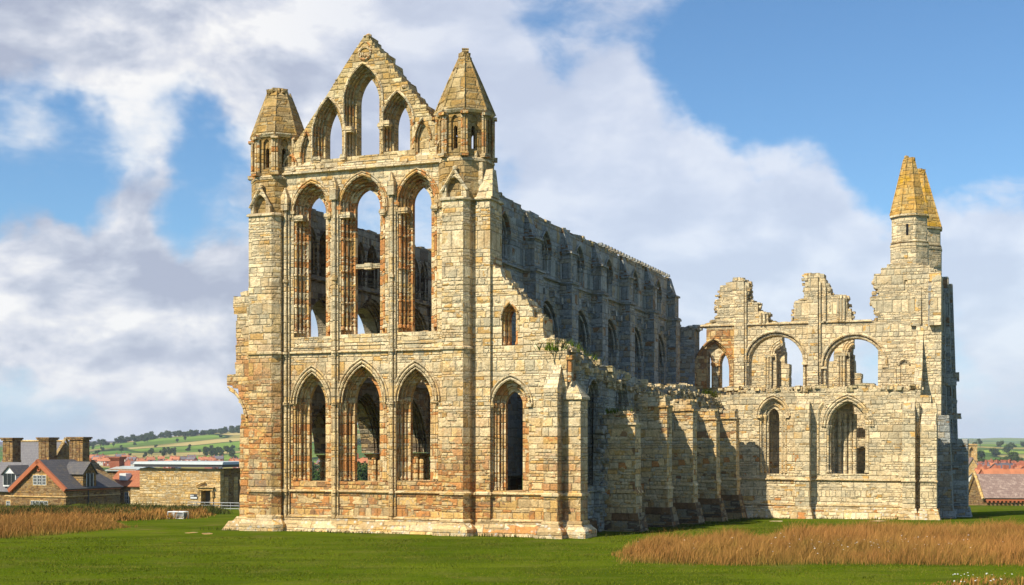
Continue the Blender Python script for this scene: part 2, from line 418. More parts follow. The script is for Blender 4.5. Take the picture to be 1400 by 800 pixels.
# ------------------------------------------------------------------ materials
C = dict(cream=(.72, .58, .36), pale=(.62, .48, .275), tan=(.50, .345, .165), ochre=(.57, .34, .105), orange=(.47, .185, .045),
         brown=(.27, .135, .055), grey=(.42, .36, .26), dark=(.14, .10, .07), cool=(.42, .42, .38), slate=(.29, .31, .30), sage=(.48, .41, .27), sand=(.66, .47, .225))
def soften(c, k=.12, m=(.54, .42, .23)): return tuple(a * (1 - k) + b * k for a, b in zip(c, m))
def stone_mat(name, low, high, zlo=3.0, zhi=12.0, h=.36, wmin=.36, wmax=1.15, stain=.7, bumpd=.10, mortar=(.21, .155, .085), ginger_=.35, spots=0.0, lichen=None, mort_w=1.0, tint=None, rowvar=.26):
    m, t, b = new_mat(name)
    uv = t.uv(); u, v, _ = t.sep(uv); ob = t.obj(); ox, oy, oz = t.sep(ob)
    big = t.noise(ob, .16, 4, .6); med = t.noise(ob, .9, 5, .62); fine = t.noise(ob, 9, 6, .7)
    vn = t.noise(w=t.m('MULTIPLY', v, .9), dim='1D', scale=1, detail=1)
    mid = t.noise(ob, 4.2, 4, .65)
    v2 = t.m('ADD', t.m('ADD', v, t.m('MULTIPLY', vn, rowvar * 4)), t.m('MULTIPLY', t.m('SUBTRACT', mid, .5), .07))
    sel = t.m('GREATER_THAN', t.noise(t.xyz(t.m('MULTIPLY', u, .35), t.m('MULTIPLY', v2, .9), 1.0), 1.0, 3, .6), .52)
    def pattern(h, wmin, wmax, so):
        vh = t.m('DIVIDE', v2, h); row = t.m('FLOOR', vh); fv = t.m('SUBTRACT', vh, row)
        wn = t.add('ShaderNodeTexWhiteNoise', noise_dimensions='1D'); t.put(wn.inputs['W'], t.m('ADD', row, so)); rr = wn.outputs['Value']
        wid = t.m('ADD', t.m('MULTIPLY', rr, wmax - wmin), wmin)
        un = t.noise(t.xyz(u, t.m('MULTIPLY', row, 3.7), so), .8, 2, .5)
        u2 = t.m('ADD', t.m('ADD', t.m('DIVIDE', u, wid), t.m('MULTIPLY', rr, 37.0)), t.m('MULTIPLY', un, 1.6))
        col = t.m('FLOOR', u2); fu = t.m('SUBTRACT', u2, col)
        du = t.m('MULTIPLY', t.m('MINIMUM', fu, t.m('SUBTRACT', 1, fu)), wid)
        dv = t.m('MULTIPLY', t.m('MINIMUM', fv, t.m('SUBTRACT', 1, fv)), h)
        return t.xyz(col, row, so), t.m('MINIMUM', du, dv)
    idA, edA = pattern(h, wmin, wmax, 0.0); idB, edB = pattern(h * .52, wmin * .7, wmax * .8, 5.0)
    mxv = t.add('ShaderNodeMix', data_type='VECTOR'); t.put(mxv.inputs['Factor'], sel); t.put(mxv.inputs[4], idA); t.put(mxv.inputs[5], idB)
    mxf = t.add('ShaderNodeMix', data_type='FLOAT'); t.put(mxf.inputs['Factor'], sel); t.put(mxf.inputs[2], edA); t.put(mxf.inputs[3], edB)
    w2 = t.add('ShaderNodeTexWhiteNoise', noise_dimensions='3D'); t.put(w2.inputs['Vector'], mxv.outputs[1])
    br = w2.outputs['Value']; b3 = t.sep(w2.outputs['Color'])
    ed = mxf.outputs[0]
    ed = t.m('ADD', ed, t.m('MULTIPLY', t.m('SUBTRACT', fine, .5), .05))
    mk = t.m('MULTIPLY', t.ss(ed, .002, .030 * mort_w, 1, 0), t.ss(t.noise(ob, 1.6, 4, .7), .36, .58, .25, 1))
    zz = t.m('ADD', t.m('ADD', oz, t.m('MULTIPLY', t.m('ADD', ox, 5.0), .28)), t.m('MULTIPLY', t.m('SUBTRACT', big, .5), 12))
    hmix = t.ss(zz, zlo, zhi)
    # neighbouring blocks share some tone: block random plus medium noise
    f = t.m('ADD', t.m('MULTIPLY', br, .80), t.m('MULTIPLY', med, .40), clamp=False); f = t.m('SUBTRACT', f, .10)
    def rp(names):
        st = [(i / (len(names)), soften(C[n])) for i, n in enumerate(names)]
        return t.ramp(f, st, 'CONSTANT' if len(names) > 3 else 'LINEAR')
    cA = rp(low); cB = rp(high)
    c = t.mix(hmix, cA, cB)
    hs = t.add('ShaderNodeHueSaturation'); t.put(hs.inputs['Color'], c); hs.inputs['Hue'].default_value = .5
    t.put(hs.inputs['Value'], t.m('ADD', .86, t.m('MULTIPLY', b3[1], .3)))
    c = hs.outputs[0]
    c = t.mix(t.m('MULTIPLY', t.ss(fine, .35, .75), .38), c, (.60, .52, .36), 'OVERLAY') if False else c
    g = t.m('ADD', .26, t.m('MULTIPLY', fine, 1.5)); g = t.m('MULTIPLY', g, t.m('ADD', .50, t.m('MULTIPLY', t.noise(ob, 2.6, 7, .75), 1.06))); c = t.mix(1.0, c, t.xyz(g, g, g), 'MULTIPLY')
    pit = t.ss(t.noise(ob, 5.5, 5, .8), .57, .68); c = t.mix(t.m('MULTIPLY', pit, .5), c, (.15, .10, .05))
    pale_ = t.ss(t.noise(ob, 3.4, 6, .8), .60, .74); c = t.mix(t.m('MULTIPLY', pale_, .4), c, (.66, .60, .46))
    ginger = t.ss(t.noise(ob, .55, 5, .7), .52, .66); c = t.mix(t.m('MULTIPLY', ginger, ginger_), c, (.42, .22, .06)) if not tint else c
    soot = t.ss(t.noise(ob, .42, 6, .78), .54, .68); c = t.mix(t.m('MULTIPLY', soot, .42), c, (.24, .22, .17))
    # weather stains: streaks running down and soft patches
    streak = t.noise(t.xyz(t.m('MULTIPLY', ox, 1.7), t.m('MULTIPLY', oy, 1.7), t.m('MULTIPLY', oz, .16)), 1.0, 5, .65)
    st = t.m('MULTIPLY', t.ss(t.m('ADD', t.m('MULTIPLY', streak, .6), t.m('MULTIPLY', med, .4)), .50, .66), stain)
    c = t.mix(st, c, t.mix(.5, c, (.10, .085, .06)))
    c = t.mix(t.m('MULTIPLY', mk, .40), c, mortar)
    if spots:
        vo = t.add('ShaderNodeTexVoronoi'); t.put(vo.inputs['Vector'], ob); vo.inputs['Scale'].default_value = 3.2
        sp = t.m('MULTIPLY', t.ss(t.m('ADD', vo.outputs[0], t.m('MULTIPLY', fine, .5)), .40, .60, 1, 0), t.ss(t.noise(ob, .5, 4), .35, .55))
        c = t.mix(t.m('MULTIPLY', sp, spots), c, (.62, .60, .54))
    if lichen:
        lp = t.m('MULTIPLY', t.ss(t.m('ADD', t.m('MULTIPLY', med, .6), t.m('MULTIPLY', big, .4)), .50, .62), lichen[1])
        c = t.mix(lp, c, lichen[0])
    if tint: c = t.mix(1.0, c, tint, 'MULTIPLY')
    t.l.new(c, b.inputs['Base Color']); b.inputs['Roughness'].default_value = .92
    b.inputs['Specular IOR Level'].default_value = .25
    hgt = t.m('ADD', t.m('MULTIPLY', t.ss(ed, 0, .05), .6), t.m('MULTIPLY', b3[2], .45))
    hgt = t.m('ADD', hgt, t.m('MULTIPLY', fine, .65)); hgt = t.m('ADD', hgt, t.m('MULTIPLY', med, .5))
    hgt = t.m('ADD', hgt, t.m('MULTIPLY', t.noise(ob, 3.2, 5, .6), .8))
    t.l.new(t.bump(hgt, bumpd, .9), b.inputs['Normal'])
    return m
WARM = ['orange', 'ochre', 'brown', 'orange', 'tan', 'orange', 'ochre', 'tan', 'sand', 'ochre', 'orange', 'sand', 'ochre', 'tan', 'orange', 'brown', 'ochre']
PALE = ['orange', 'ochre', 'sand', 'cream', 'pale', 'cream', 'sage', 'cream', 'pale', 'sand', 'cream', 'sage', 'pale', 'cream', 'ochre', 'orange']
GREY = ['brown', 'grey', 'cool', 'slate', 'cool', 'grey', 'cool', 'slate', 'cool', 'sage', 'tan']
M = {}
M['front'] = stone_mat('east front sandstone', WARM, PALE, 3.5, 10.0)
M['jamb'] = stone_mat('orange banded jamb stone', ['ochre', 'sand', 'orange', 'pale', 'ochre', 'tan', 'orange', 'sand'], ['orange', 'pale', 'orange', 'cream', 'ochre', 'orange', 'tan'], 2, 14, h=.42, wmin=.5, wmax=1.2, stain=.35)
M['mould'] = stone_mat('weathered moulding stone', ['tan', 'ochre', 'orange', 'tan', 'pale'], ['tan', 'pale', 'ochre', 'orange', 'sage'], 4, 18, h=.5, wmin=.5, wmax=1.2, mort_w=.8, stain=.6)
M['palemould'] = stone_mat('pale moulding stone', ['pale', 'tan', 'sand', 'ochre'], ['pale', 'cream', 'sage', 'sand'], 2, 12, h=.5, wmin=.5, wmax=1.2, mort_w=.8, stain=.5)
M['plinth'] = stone_mat('worn plinth stone', ['pale', 'tan', 'sand', 'pale', 'ochre'], ['pale', 'tan', 'sand', 'cream', 'orange'], 0, 3, h=.4, wmin=.7, wmax=1.6, spots=.75, stain=.4)
M['gable'] = stone_mat('gable stone', PALE, ['ochre', 'pale', 'sand', 'tan', 'cream', 'tan', 'ochre', 'pale'], 18, 23, lichen=((.44, .31, .09), .4), tint=(.86, .86, .80))
M['spire'] = stone_mat('lichened spire stone', ['tan', 'ochre', 'tan', 'pale', 'ochre'], ['tan', 'ochre', 'pale', 'tan', 'sand'], 20, 24, h=.42, wmin=.5, wmax=1.0, lichen=((.42, .30, .10), .5), stain=.9, tint=(.72, .70, .62))
M['yellow_spire'] = stone_mat('yellow lichen spire stone', ['ochre', 'sand', 'ochre'], ['ochre', 'sand', 'tan', 'ochre', 'ochre'], 18, 20, h=.42, wmin=.5, wmax=1.1, lichen=((.62, .37, .04), .9), stain=.7, tint=(.92, .86, .62))
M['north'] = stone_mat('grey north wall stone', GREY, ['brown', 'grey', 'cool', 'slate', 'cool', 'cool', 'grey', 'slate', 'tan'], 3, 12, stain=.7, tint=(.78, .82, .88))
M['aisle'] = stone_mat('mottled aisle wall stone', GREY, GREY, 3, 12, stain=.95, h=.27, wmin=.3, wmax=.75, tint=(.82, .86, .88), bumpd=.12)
M['butt'] = stone_mat('aisle buttress stone', ['brown', 'orange', 'dark', 'tan', 'ochre', 'tan', 'brown', 'tan', 'dark', 'sand'], ['orange', 'sand', 'pale', 'sage', 'pale', 'ochre', 'sand', 'brown'], 2.5, 6.5, stain=.7)
M['algae'] = stone_mat('black algae stained footing stone', ['dark', 'grey', 'brown', 'tan', 'dark', 'grey'], ['brown', 'dark', 'grey', 'tan'], 0, 3, h=.4, stain=1.0, tint=(.62, .60, .54))
M['transept'] = stone_mat('transept stone', ['orange', 'ochre', 'cream', 'pale', 'cream', 'sage', 'cream', 'cream', 'pale', 'cream', 'sage', 'orange'], ['ochre', 'sage', 'cream', 'pale', 'cream', 'sage', 'cream', 'pale', 'sage', 'ochre'], 6, 10, stain=.6, ginger_=.08)
M['crossing'] = stone_mat('orange crossing stone', ['orange', 'ochre', 'tan', 'brown', 'sand', 'orange'], ['orange', 'tan', 'ochre', 'brown', 'sand', 'orange'], 6, 14, stain=.6)
M['interior'] = stone_mat('shade darkened interior stone', ['grey', 'sage', 'dark', 'tan', 'brown'], ['grey', 'dark', 'sage', 'grey', 'tan'], 4, 10, stain=.9, tint=(.80, .80, .80))  # shade of the inner faces partly put into the darker palette and tint
M['rubble'] = stone_mat('broken rubble stone', ['sand', 'pale', 'tan', 'cream', 'ochre'], ['pale', 'sand', 'cream', 'sage', 'tan'], 3, 9, h=.22, wmin=.3, wmax=.8, bumpd=.1, lichen=((.30, .30, .12), .35))

# ------------------------------------------------------------------ ABBEY
abbey = empty('ruined_abbey', P0, -ANG, 'roofless Gothic abbey ruin of weathered golden sandstone standing on the lawn', 'ruin')
A = abbey
mF = mapF(0.0)
# ---- east wall
def opF(hood_l, hood_r, zapx, pl, pr, y_sill, y_spring, y_ap, v, grow, **kw):
    """opening whose glass-line edges were measured at depth v and whose hood gives the centre on the face"""
    return
D3 = [0, .2, .40, .60, .88, 1.7]
def lancet(pxl, pxr, ysill, yspring, yap, v, grow, hw=None, **kw):
    """the right edge of the opening is seen at its plane v; the centre comes from hood edges on the face"""
    sl, zl = F(pxl, yspring, 0); sr, zr = F(pxr, yspring, 0)
    xc = (sl + sr) / 2
    full = (sr - sl) / 2
    w = full - grow[0]
    stilt = (yspring - yap) * kw.pop('stilt', 0)
    y_ = W(xc, v).y
    zs = H + (HZ - ysill) / FPX * y_; zap = H + (HZ - yap) / FPX * W(xc, v).y
    zsp = H + (HZ - yspring + stilt) / FPX * W(xc, 0).y
    o = Op(xc, w, zs, zsp, zap, grow, **kw); o.zcap = H + (HZ - yspring) / FPX * W(xc, 0).y
    return o
g_up = (.60, .47, .34, 0, .5)
up = [lancet(401.5, 451.5, 462, 296, 270, .74, g_up, stilt=.3), lancet(465.6, 526.5, 458, 291, 260, .74, g_up, stilt=.3), lancet(544, 597.5, 455, 285, 256, .74, g_up, stilt=.3)]
g_lo = (.73, .50, .36, 0, .5)
lo = [lancet(400, 454, 658, 552, 524, .74, g_lo), lancet(462, 529, 658, 550, 514, .74, g_lo), lancet(538, 599, 657, 548, 518, .74, g_lo)]
ZTOP = F(500, 219)[1]
sL = fs(341, -.6); sR = 0.0
outline = [(sL + .3, -.3), (sR, -.3), (sR, ZTOP), (sL + .3, ZTOP)]
wall('east_wall', M['front'], A, mF, outline, up + lo, D3, mat2=M['jamb'])
for o in up:
    dress('lancet_moulding', M['jamb'], A, mF, o, D3, tooth=(0, 2), annulets=[o.zs + (o.zsp - o.zs) * k for k in (.25, .5, .75)], base=.25)
    hood('hood_mould', M['mould'], A, mF, o, .62, rolls=((0, .075, -.04), (.13, .05, -.06)))
for o in lo:
    dress('lancet_moulding', M['jamb'], A, mF, o, D3, shaft_r=.07, base=.05)
    hood('hood_mould', M['palemould'], A, mF, o, .64, rolls=((0, .08, -.04), (.17, .055, -.05), (-.16, .05, .0)), caps=False)
def capitals(op, mp, parent, d=.2, sz=.42, sides=(-1, 1)):
    for sg in sides:
        bm = bmesh.new(); w = op.grow[0] * (.95 if sg < 0 else .5); c = op.xc + sg * (op.hw + op.grow[0] * (.55 if sg < 0 else .8))
        if sg > 0: d, sz = .05, .26
        for k, (h_, e) in enumerate(((.1, .02), (.1, .1), (.07, .05))):
            z_ = op.zcap - .14 + k * .1
            for j in range(2): rough_box(bm, mp(c + sg * (j - .5) * w * .5, z_, d - .02), w * .55 + e, sz + e, h_ + .03, 0, .08)
        build('capital', bm, M['palemould'], parent)
for o in up: capitals(o, mF, A)
# inner lining of the jambs so that reveals read dark and thick
# sills
for o in up + lo:
    bm = bmesh.new(); w = o.hw + o.grow[0]
    z1 = o.zs + .02; z0 = z1 - .62
    vs = [bm.verts.new(p) for p in (mF(o.xc - w, z0, -.05), mF(o.xc + w, z0, -.05), mF(o.xc + w, z1, .80), mF(o.xc - w, z1, .80), mF(o.xc - w, z0, .85), mF(o.xc + w, z0, .85))]
    for f in ((0, 1, 2, 3), (0, 3, 4), (1, 5, 2), (3, 2, 5, 4), (0, 4, 5, 1)): bm.faces.new([vs[i] for i in f])
    rubble(bm, mF, o.xc - w + .2, o.xc + w - .2, lambda a: z1 - .1, .3, .8, 5, .3)
    build('sill', bm, M['palemould'], A)
# horizontal courses of the east face
bm = bmesh.new()
zb = F(500, 674)[1]; zc = F(500, 482)[1]; zp = F(500, 710)[1]; zsr = lo[1].zsp - .12; zt = F(500, 232)[1]
a0, a1 = fs(388), fs(604)
course(bm, mF, a0, a1, zb); course(bm, mF, a0, a1, zc); course(bm, mF, a0, a1, zp, .2, .16); course(bm, mF, a0, a1, zt, .2, .2)
build('string_course', bm, M['palemould'], A)
bm = bmesh.new()
prev = a0
for o in lo:
    course(bm, mF, prev, o.xc - o.hw - o.grow[0], zsr, .14, .1); prev = o.xc + o.hw + o.grow[0]
course(bm, mF, prev, a1 - .6, zsr, .14, .1)
build('impost_course', bm, M['palemould'], A)
# plinth of the east face
bm = bmesh.new(); bx(bm, a0 - .2, a1 + .2, -.75, .1, -.3, zp, top=(0, 0, .55, 0)); build('plinth', bm, M['plinth'], A)
# wall shafts between the lancets with little niches on top
for px, ytop in ((390.5, 262), (457, 247), (535.5, 240)):
    s_ = fs(px, -.15); bm = bmesh.new(); zt_ = F(px, ytop)[1]
    tube(bm, [(s_, -.14, zp), (s_, -.14, zt_ - 1.1)], .1, 8)
    tube(bm, [(s_ + .17, -.06, zp), (s_ + .17, -.06, zt_ - 1.1)], .06, 6); tube(bm, [(s_ - .17, -.06, zp), (s_ - .17, -.06, zt_ - 1.1)], .06, 6)
    for z_ in (zb, zc, zsr, zc + 4.0): tube(bm, [(s_, -.14, z_), (s_, -.14, z_ + .16)], .17, 8)
    bx(bm, s_ - .2, s_ + .2, -.34, .05, zt_ - 1.1, zt_ - .35); bx(bm, s_ - .2, s_ + .2, -.34, .05, zt_ - .35, zt_ + .15, top=(.19, .19, .1, 0))
    build('wall_shaft', bm, M['palemould'], A)
# timber-like stone transom left in the middle lancet
bm = bmesh.new(); o = up[1]; zz = F(505, 364, .7)[1]
bx(bm, o.xc - o.hw - .25, o.xc + o.hw + .1, .62, .95, zz - .12, zz + .12); bx(bm, o.xc - .2, o.xc + .25, .55, .95, zz - .18, zz + .16)
build('stone_transom', bm, M['palemould'], A)

# ---- corner buttresses of the east front
def octo(x, y, r, rot=math.pi / 8, n=8, sy=1.0): return [(x + r * math.cos(rot + 2 * math.pi * i / n), y + r * math.sin(rot + 2 * math.pi * i / n) * sy) for i in range(n)]
def grow_poly(pts, g):
    cx = sum(p[0] for p in pts) / len(pts); cy = sum(p[1] for p in pts) / len(pts)
    out = []
    for x, y in pts:
        out.append((x + (g if x > cx else -g), y + (g if y > cy else -g)))
    return out
bR = [(fs(604, 0), .3), (fs(604, -.75), -.75), (fs(633, -.75), -.75), (fs(642.5, -.35), -.4), (fs(642.5, -.35), .3)]
bN = [(.02, .5), (.02, -.18), (fs(670, -.18), -.18), (fs(670, -.18), 1.5), (.02, 1.5)]
zled = F(620, 272, -.75)[1]
def buttress(name, poly, z1, strings, plinth=True, mat='front', cap=True):
    bm = bmesh.new(); prism(bm, poly, -.3, z1); o = build(name, bm, M[mat], A)
    bm = bmesh.new()
    for z in strings:
        prism(bm, grow_poly(poly, .09), z, z + .1); prism(bm, grow_poly(poly, .09), z + .1, z + .17, top=grow_poly(poly, .01))
    build('string_course', bm, M['palemould'], A)
    if plinth:
        bm = bmesh.new(); prism(bm, grow_poly(poly, .38), -.3, .35); prism(bm, grow_poly(poly, .38), .35, zp, top=grow_poly(poly, .04))
        build('plinth', bm, M['plinth'], A)
    return o
buttress('corner_buttress', bR, zled, (zb, zc, zp, zled - .05))
buttress('corner_buttress', bN, zled + .1, (zb, zled - .05), plinth=False)
# recess between them with its stair slit
bm = bmesh.new(); bx(bm, fs(642.5, -.3) - .2, .3, .06, 1.7, -.3, zled + 2.0)
build('stair_wall', bm, M['front'], A)
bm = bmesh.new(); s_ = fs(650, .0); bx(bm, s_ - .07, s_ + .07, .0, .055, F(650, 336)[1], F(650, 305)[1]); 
M['slit_shade'] = flat_mat('black slit shade', (.006, .006, .008), .95)  # near-black colour paints the darkness inside the slits
build('slit_shade_panel', bm, M['slit_shade'], A)
bL = [(fs(340, -.75), .8), (fs(340, -.75), -.75), (fs(371, -.75), -.75), (fs(383.5, -.4), -.4), (fs(386.5, 0), .3)]
zlL = F(360, 294, -.75)[1]
buttress('corner_buttress', bL, zlL, (zb, zc, zp, zlL - .05))
# gablets with a blind trefoil niche standing on the ledges
def gablet(sc, hw, z0, z1, v, dep):
    bm = bmesh.new()
    oz_ = Op(sc - .02, hw * .62, z0 + .08, z0 + (z1 - z0) * .38, z0 + (z1 - z0) * .78, (0,), thru=False)
    out = [(sc - hw, z0), (sc + hw, z0), (sc + hw, z0 + (z1 - z0) * .30), (sc, z1), (sc - hw, z0 + (z1 - z0) * .30)]
    plate(bm, mapF(v), out, [oz_.at(0)], 0, .25); plate(bm, mapF(v), out, [], .25, dep)
    ob = build('gablet', bm, M['palemould'], A)
    bm = bmesh.new(); mp = mapF(v)
    for sg in (-1, 1): tube(bm, [mp(sc + sg * (hw + .05), z0 + (z1 - z0) * .3 - .05, -.02), mp(sc, z1 + .08, -.02)], .085, 6)
    arch_roll(bm, mp, sc - .02, hw * .68, oz_.zsp, oz_.zap + .05, .06, .02, jamb=z0 + .1)
    bmesh.ops.create_icosphere(bm, subdivisions=1, radius=.16, matrix=Matrix.Translation(mp(sc, z1 + .18, .1)))
    build('gablet_moulding', bm, M['palemould'], A)
scR = (bR[1][0] + bR[2][0]) / 2 + .1
gablet(scR, .68, zled + .05, F(620, 234, -.75)[1], -.72, 1.0)
gablet((bL[1][0] + bL[2][0]) / 2, .62, zlL + .05, F(360, 258, -.75)[1], -.72, 1.0)
# sloped stone pinnacle on the right corner
bm = bmesh.new(); z0 = zled + .12
prism(bm, [(fs(651, -.15), -.15), (fs(673, -.15), -.15), (fs(673, -.15), .9), (fs(651, -.15), .9)], z0, F(668, 230)[1], top=[(fs(663, .2), .3), (fs(672.5, .1), .2), (fs(672.5, .1), .7), (fs(663, .2), .7)])
build('pinnacle', bm, M['palemould'], A)

# ---- stair turrets either side of the gable
def turret(px_c, v_c, r_eave, y_base, y_eave, y_tip, truncated, depth_mat='spire'):
    s_ = fs(px_c, v_c); z_of = lambda y: H + (HZ - y) / FPX * (W(s_, v_c).y - r_eave * .8)
    zb0, ze, zt0 = z_of(y_base), z_of(y_eave), z_of(y_tip)
    rb = r_eave * .90
    t = build_turret_body(s_, v_c, rb, zled - .3 if px_c > 500 else zlL - .3, zb0, ze)
    # spire in slightly stepped, eroded courses
    bm = bmesh.new(); n = 16; prevr = r_eave; zA = ze
    top_r = .58 if truncated else .16
    hgt = (zt0 - ze)
    for i in range(n):
        z1 = ze + hgt * (i + 1) / n
        f = (i + 1) / n
        nr = r_eave + (top_r - r_eave) * (f if not truncated else f ** 1.15)
        if truncated and i >= n - 2: nr *= .86
        jx, jy = random.uniform(-.03, .03), random.uniform(-.03, .03)
        p = octo(s_ + jx, v_c + jy, prevr); q = octo(s_ + jx, v_c + jy, nr + .035)
        prism(bm, p, zA, z1, top=q); prevr = nr; zA = z1
    if not truncated:
        for k in range(3): rough_box(bm, Vector((s_ + random.uniform(-.04, .04), v_c, zt0 - .35 + k * .22)), .62 - k * .1, .6 - k * .1, .2, k, .2)
    else:
        for k in range(14): rough_box(bm, Vector((s_ + random.uniform(-.5, .5), v_c + random.uniform(-.5, .4), zt0 + random.uniform(-.12, .1))), .4, .4, .25, k, .3)
    rb_ = build('spire', bm, M[depth_mat], t)
    bm = bmesh.new()
    for p, q in zip(octo(s_, v_c, r_eave + .02), octo(s_, v_c, top_r + .04)):
        tube(bm, [(p[0], p[1], ze), ((p[0] * .5 + q[0] * .5), (p[1] * .5 + q[1] * .5), ze + hgt * .5), (q[0], q[1], ze + hgt * .97)], .055, 5)
    build('spire_rib', bm, M[depth_mat], t)
    return t
def build_turret_body(s_, v_c, rb, z00, zb0, ze):
    bm = bmesh.new()
    prism(bm, octo(s_, v_c, rb + .12), z00, zb0 - .1)
    pts = octo(s_, v_c, rb)
    # each face of the lantern stage: a panel with a slit, corner shafts outside
    for i in range(8):
        a = Vector((*pts[i], 0)); b_ = Vector((*pts[(i + 1) % 8], 0)); L = (b_ - a).length; d = (b_ - a).normalized(); nrm = Vector((-d.y, d.x, 0))
        if nrm.dot(Vector((s_, v_c, 0)) - a) < 0: nrm = -nrm
        mp = lambda x, z, dd, a=a, d=d, nrm=nrm: Vector((a.x + d.x * x + nrm.x * dd, a.y + d.y * x + nrm.y * dd, z))
        hgt = ze - zb0
        slit = arch_pts(L / 2, .20, zb0 + .35, zb0 + hgt * .78, zb0 + hgt * .90, 4)
        inner = arch_pts(L / 2, .11, zb0 + .45, zb0 + hgt * .62, zb0 + hgt * .68, 3)
        out = [(0, zb0 - .1), (L, zb0 - .1), (L, ze), (0, ze)]
        plate(bm, mp, out, [slit], .0, .12); plate(bm, mp, out, [inner], .12, .40, back=True)
    body = build('turret', bm, M['spire'], A)
    bm = bmesh.new()
    for (x, y) in octo(s_, v_c, rb + .05):
        d = Vector((x - s_, y - v_c, 0)).normalized(); tt = Vector((-d.y, d.x, 0))
        for k in (-1, 1):
            c = Vector((x, y, 0)) + tt * .12 * k
            tube(bm, [(c.x, c.y, zb0 - .05), (c.x, c.y, ze - .1)], .075, 7)
        c = Vector((x, y, 0)) + d * .06; tube(bm, [(c.x, c.y, zb0 - .05), (c.x, c.y, ze - .1)], .06, 6)
        rough_box(bm, Vector((x, y, ze - .2)) + d * .03, .42, .42, .14, math.atan2(d.y, d.x), .1); rough_box(bm, Vector((x, y, zb0 + .08)) + d * .03, .46, .46, .2, math.atan2(d.y, d.x), .1)
    build('corner_shaft', bm, M['mould'], body)
    bm = bmesh.new()
    prism(bm, octo(s_, v_c, rb + .16), zb0 - .22, zb0 - .1); prism(bm, octo(s_, v_c, rb + .16), zb0 - .1, zb0, top=octo(s_, v_c, rb + .02))
    prism(bm, octo(s_, v_c, rb + .08), ze - .14, ze, top=octo(s_, v_c, rb + .19)); prism(bm, octo(s_, v_c, rb + .19), ze, ze + .06)
    build('turret_course', bm, M['palemould'], body)
    return body
turret(635.3, .95, 1.62, 214, 150, 62, False)
turret(381.2, .95, 1.58, 240, 184, 118, True)

# ---- gable with its three lancets and blind arches
vG = .25; mG = mapF(vG)
def opG(l, r, ysill, ysp, yap, grow, vv=.9, **kw):
    sl, sr = fs(l, vG), fs(r, vG); xc = (sl + sr) / 2; hw = (sr - sl) / 2 - grow[0]
    y_ = W(xc, vG).y; y2 = W(xc, vG + vv).y
    return Op(xc, hw, H + (HZ - ysill) / FPX * y2, H + (HZ - ysp) / FPX * y_, H + (HZ - yap) / FPX * y_ - grow[0] * 1.15, grow, **kw)
gg = (.50, .38, .27, 0)
gops = [opG(470, 523.5, 217, 173, 89, gg), opG(427, 472.5, 222, 211, 138, gg), opG(541.5, 588, 211, 184, 130, gg)]
DG = [0, .2, .38, .56, 1.15]
blind = [opG(566, 587.5, 217, 191, 162, (0,), 0, thru=False), opG(598, 608, 219, 206, 192.5, (0,), 0, thru=False), opG(408, 427, 234, 213, 179, (0,), 0, thru=False), opG(389.5, 405, 237, 227, 214, (0,), 0, thru=False)]
gops[2] = opG(521, 566, 211, 170, 124, gg)
gops[0] = opG(470, 523.5, 217, 137, 86, gg)
gops[1] = opG(427, 472, 222, 184, 132, gg)
for o_, yc_ in zip(gops, (173, 211, 170)): o_.zcap = H + (HZ - yc_) / FPX * 72.6
blind[0] = opG(568, 588, 217, 191, 163, (0,), 0, thru=False)
blind[2] = opG(412, 427, 234, 214, 181, (0,), 0, thru=False)
zft = ZTOP - .02
pk = F(498.5, 48, vG); rt = F(600, 176, vG); lf = F(398, 204, vG)
redge = chain([rt, F(575, 143, vG), F(545, 105, vG), F(520, 73, vG), pk], step=.36, amp=.08)
ledge = [pk, F(484, 70, vG), F(470, 92, vG), F(455, 117, vG), F(440, 141, vG), F(427, 160, vG), F(415, 179, vG), lf]
gout = [(lf[0] - .5, zft), (rt[0] + .9, zft), (rt[0] + .9, F(608, 186, vG)[1]), ] + redge + ledge[1:] + [(lf[0] - .5, F(390, 212, vG)[1])]
wall('gable', M['gable'], A, mG, gout, gops + blind, DG)
gab = bpy.data.objects['gable']
for i, o in enumerate(gops):
    dress('lancet_moulding', M['mould'], A, mG, o, DG, tooth=(0,), shaft_r=.06, base=.1)
    hood('hood_mould', M['palemould'], A, mG, o, .50, rolls=((0, .07, -.03),), caps=False); capitals(o, mG, A, .16, .34, sides=(-1, 1) if i < 2 else (-1,))
for o in blind:
    bm = bmesh.new(); arch_roll(bm, mG, o.xc, o.hw + .05, o.zsp, o.zap + .06, .06, -.03, jamb=None); arch_roll(bm, mG, o.xc, o.hw - .06, o.zsp, o.zap - .1, .05, .1, jamb=o.zs + .1)
    build('blind_arch', bm, M['mould'], A)
# coping of the gable: rough stones following the slopes
bm = bmesh.new()
for (p, q, n, sz) in ((pk, rt, 70, .34), (pk, lf, 60, .12)):
    for i in range(n):
        f = i / n; a = p[0] + (q[0] - p[0]) * f; z = p[1] + (q[1] - p[1]) * f
        rough_box(bm, mG(a, z - .05, random.uniform(.3, .8)), sz, random.uniform(.5, .9), sz * .6, 0, .3)
build('coping', bm, M['rubble'], gab)
# oculus near the apex
bm = bmesh.new(); oc = F(498.8, 73, vG); rr_ = .36
tube(bm, [mG(oc[0] + rr_ * math.cos(k / 14 * 2 * math.pi), oc[1] + rr_ * math.sin(k / 14 * 2 * math.pi) * .95, -.02) for k in range(15)], .07, 6)
for k in range(5): rough_box(bm, mG(oc[0] - .22 + k * .11, oc[1] - .06 + random.uniform(-.08, .08), -.02), .09, .1, .2, 0, .3)
bmesh.ops.create_icosphere(bm, subdivisions=1, radius=.2, matrix=Matrix.Translation((pk[0], vG + .5, pk[1] + .05)))
arch_roll(bm, mG, oc[0], .40, oc[1] + .12, oc[1] + .62, .045, .0)
build('carved_roundel', bm, M['mould'], gab)
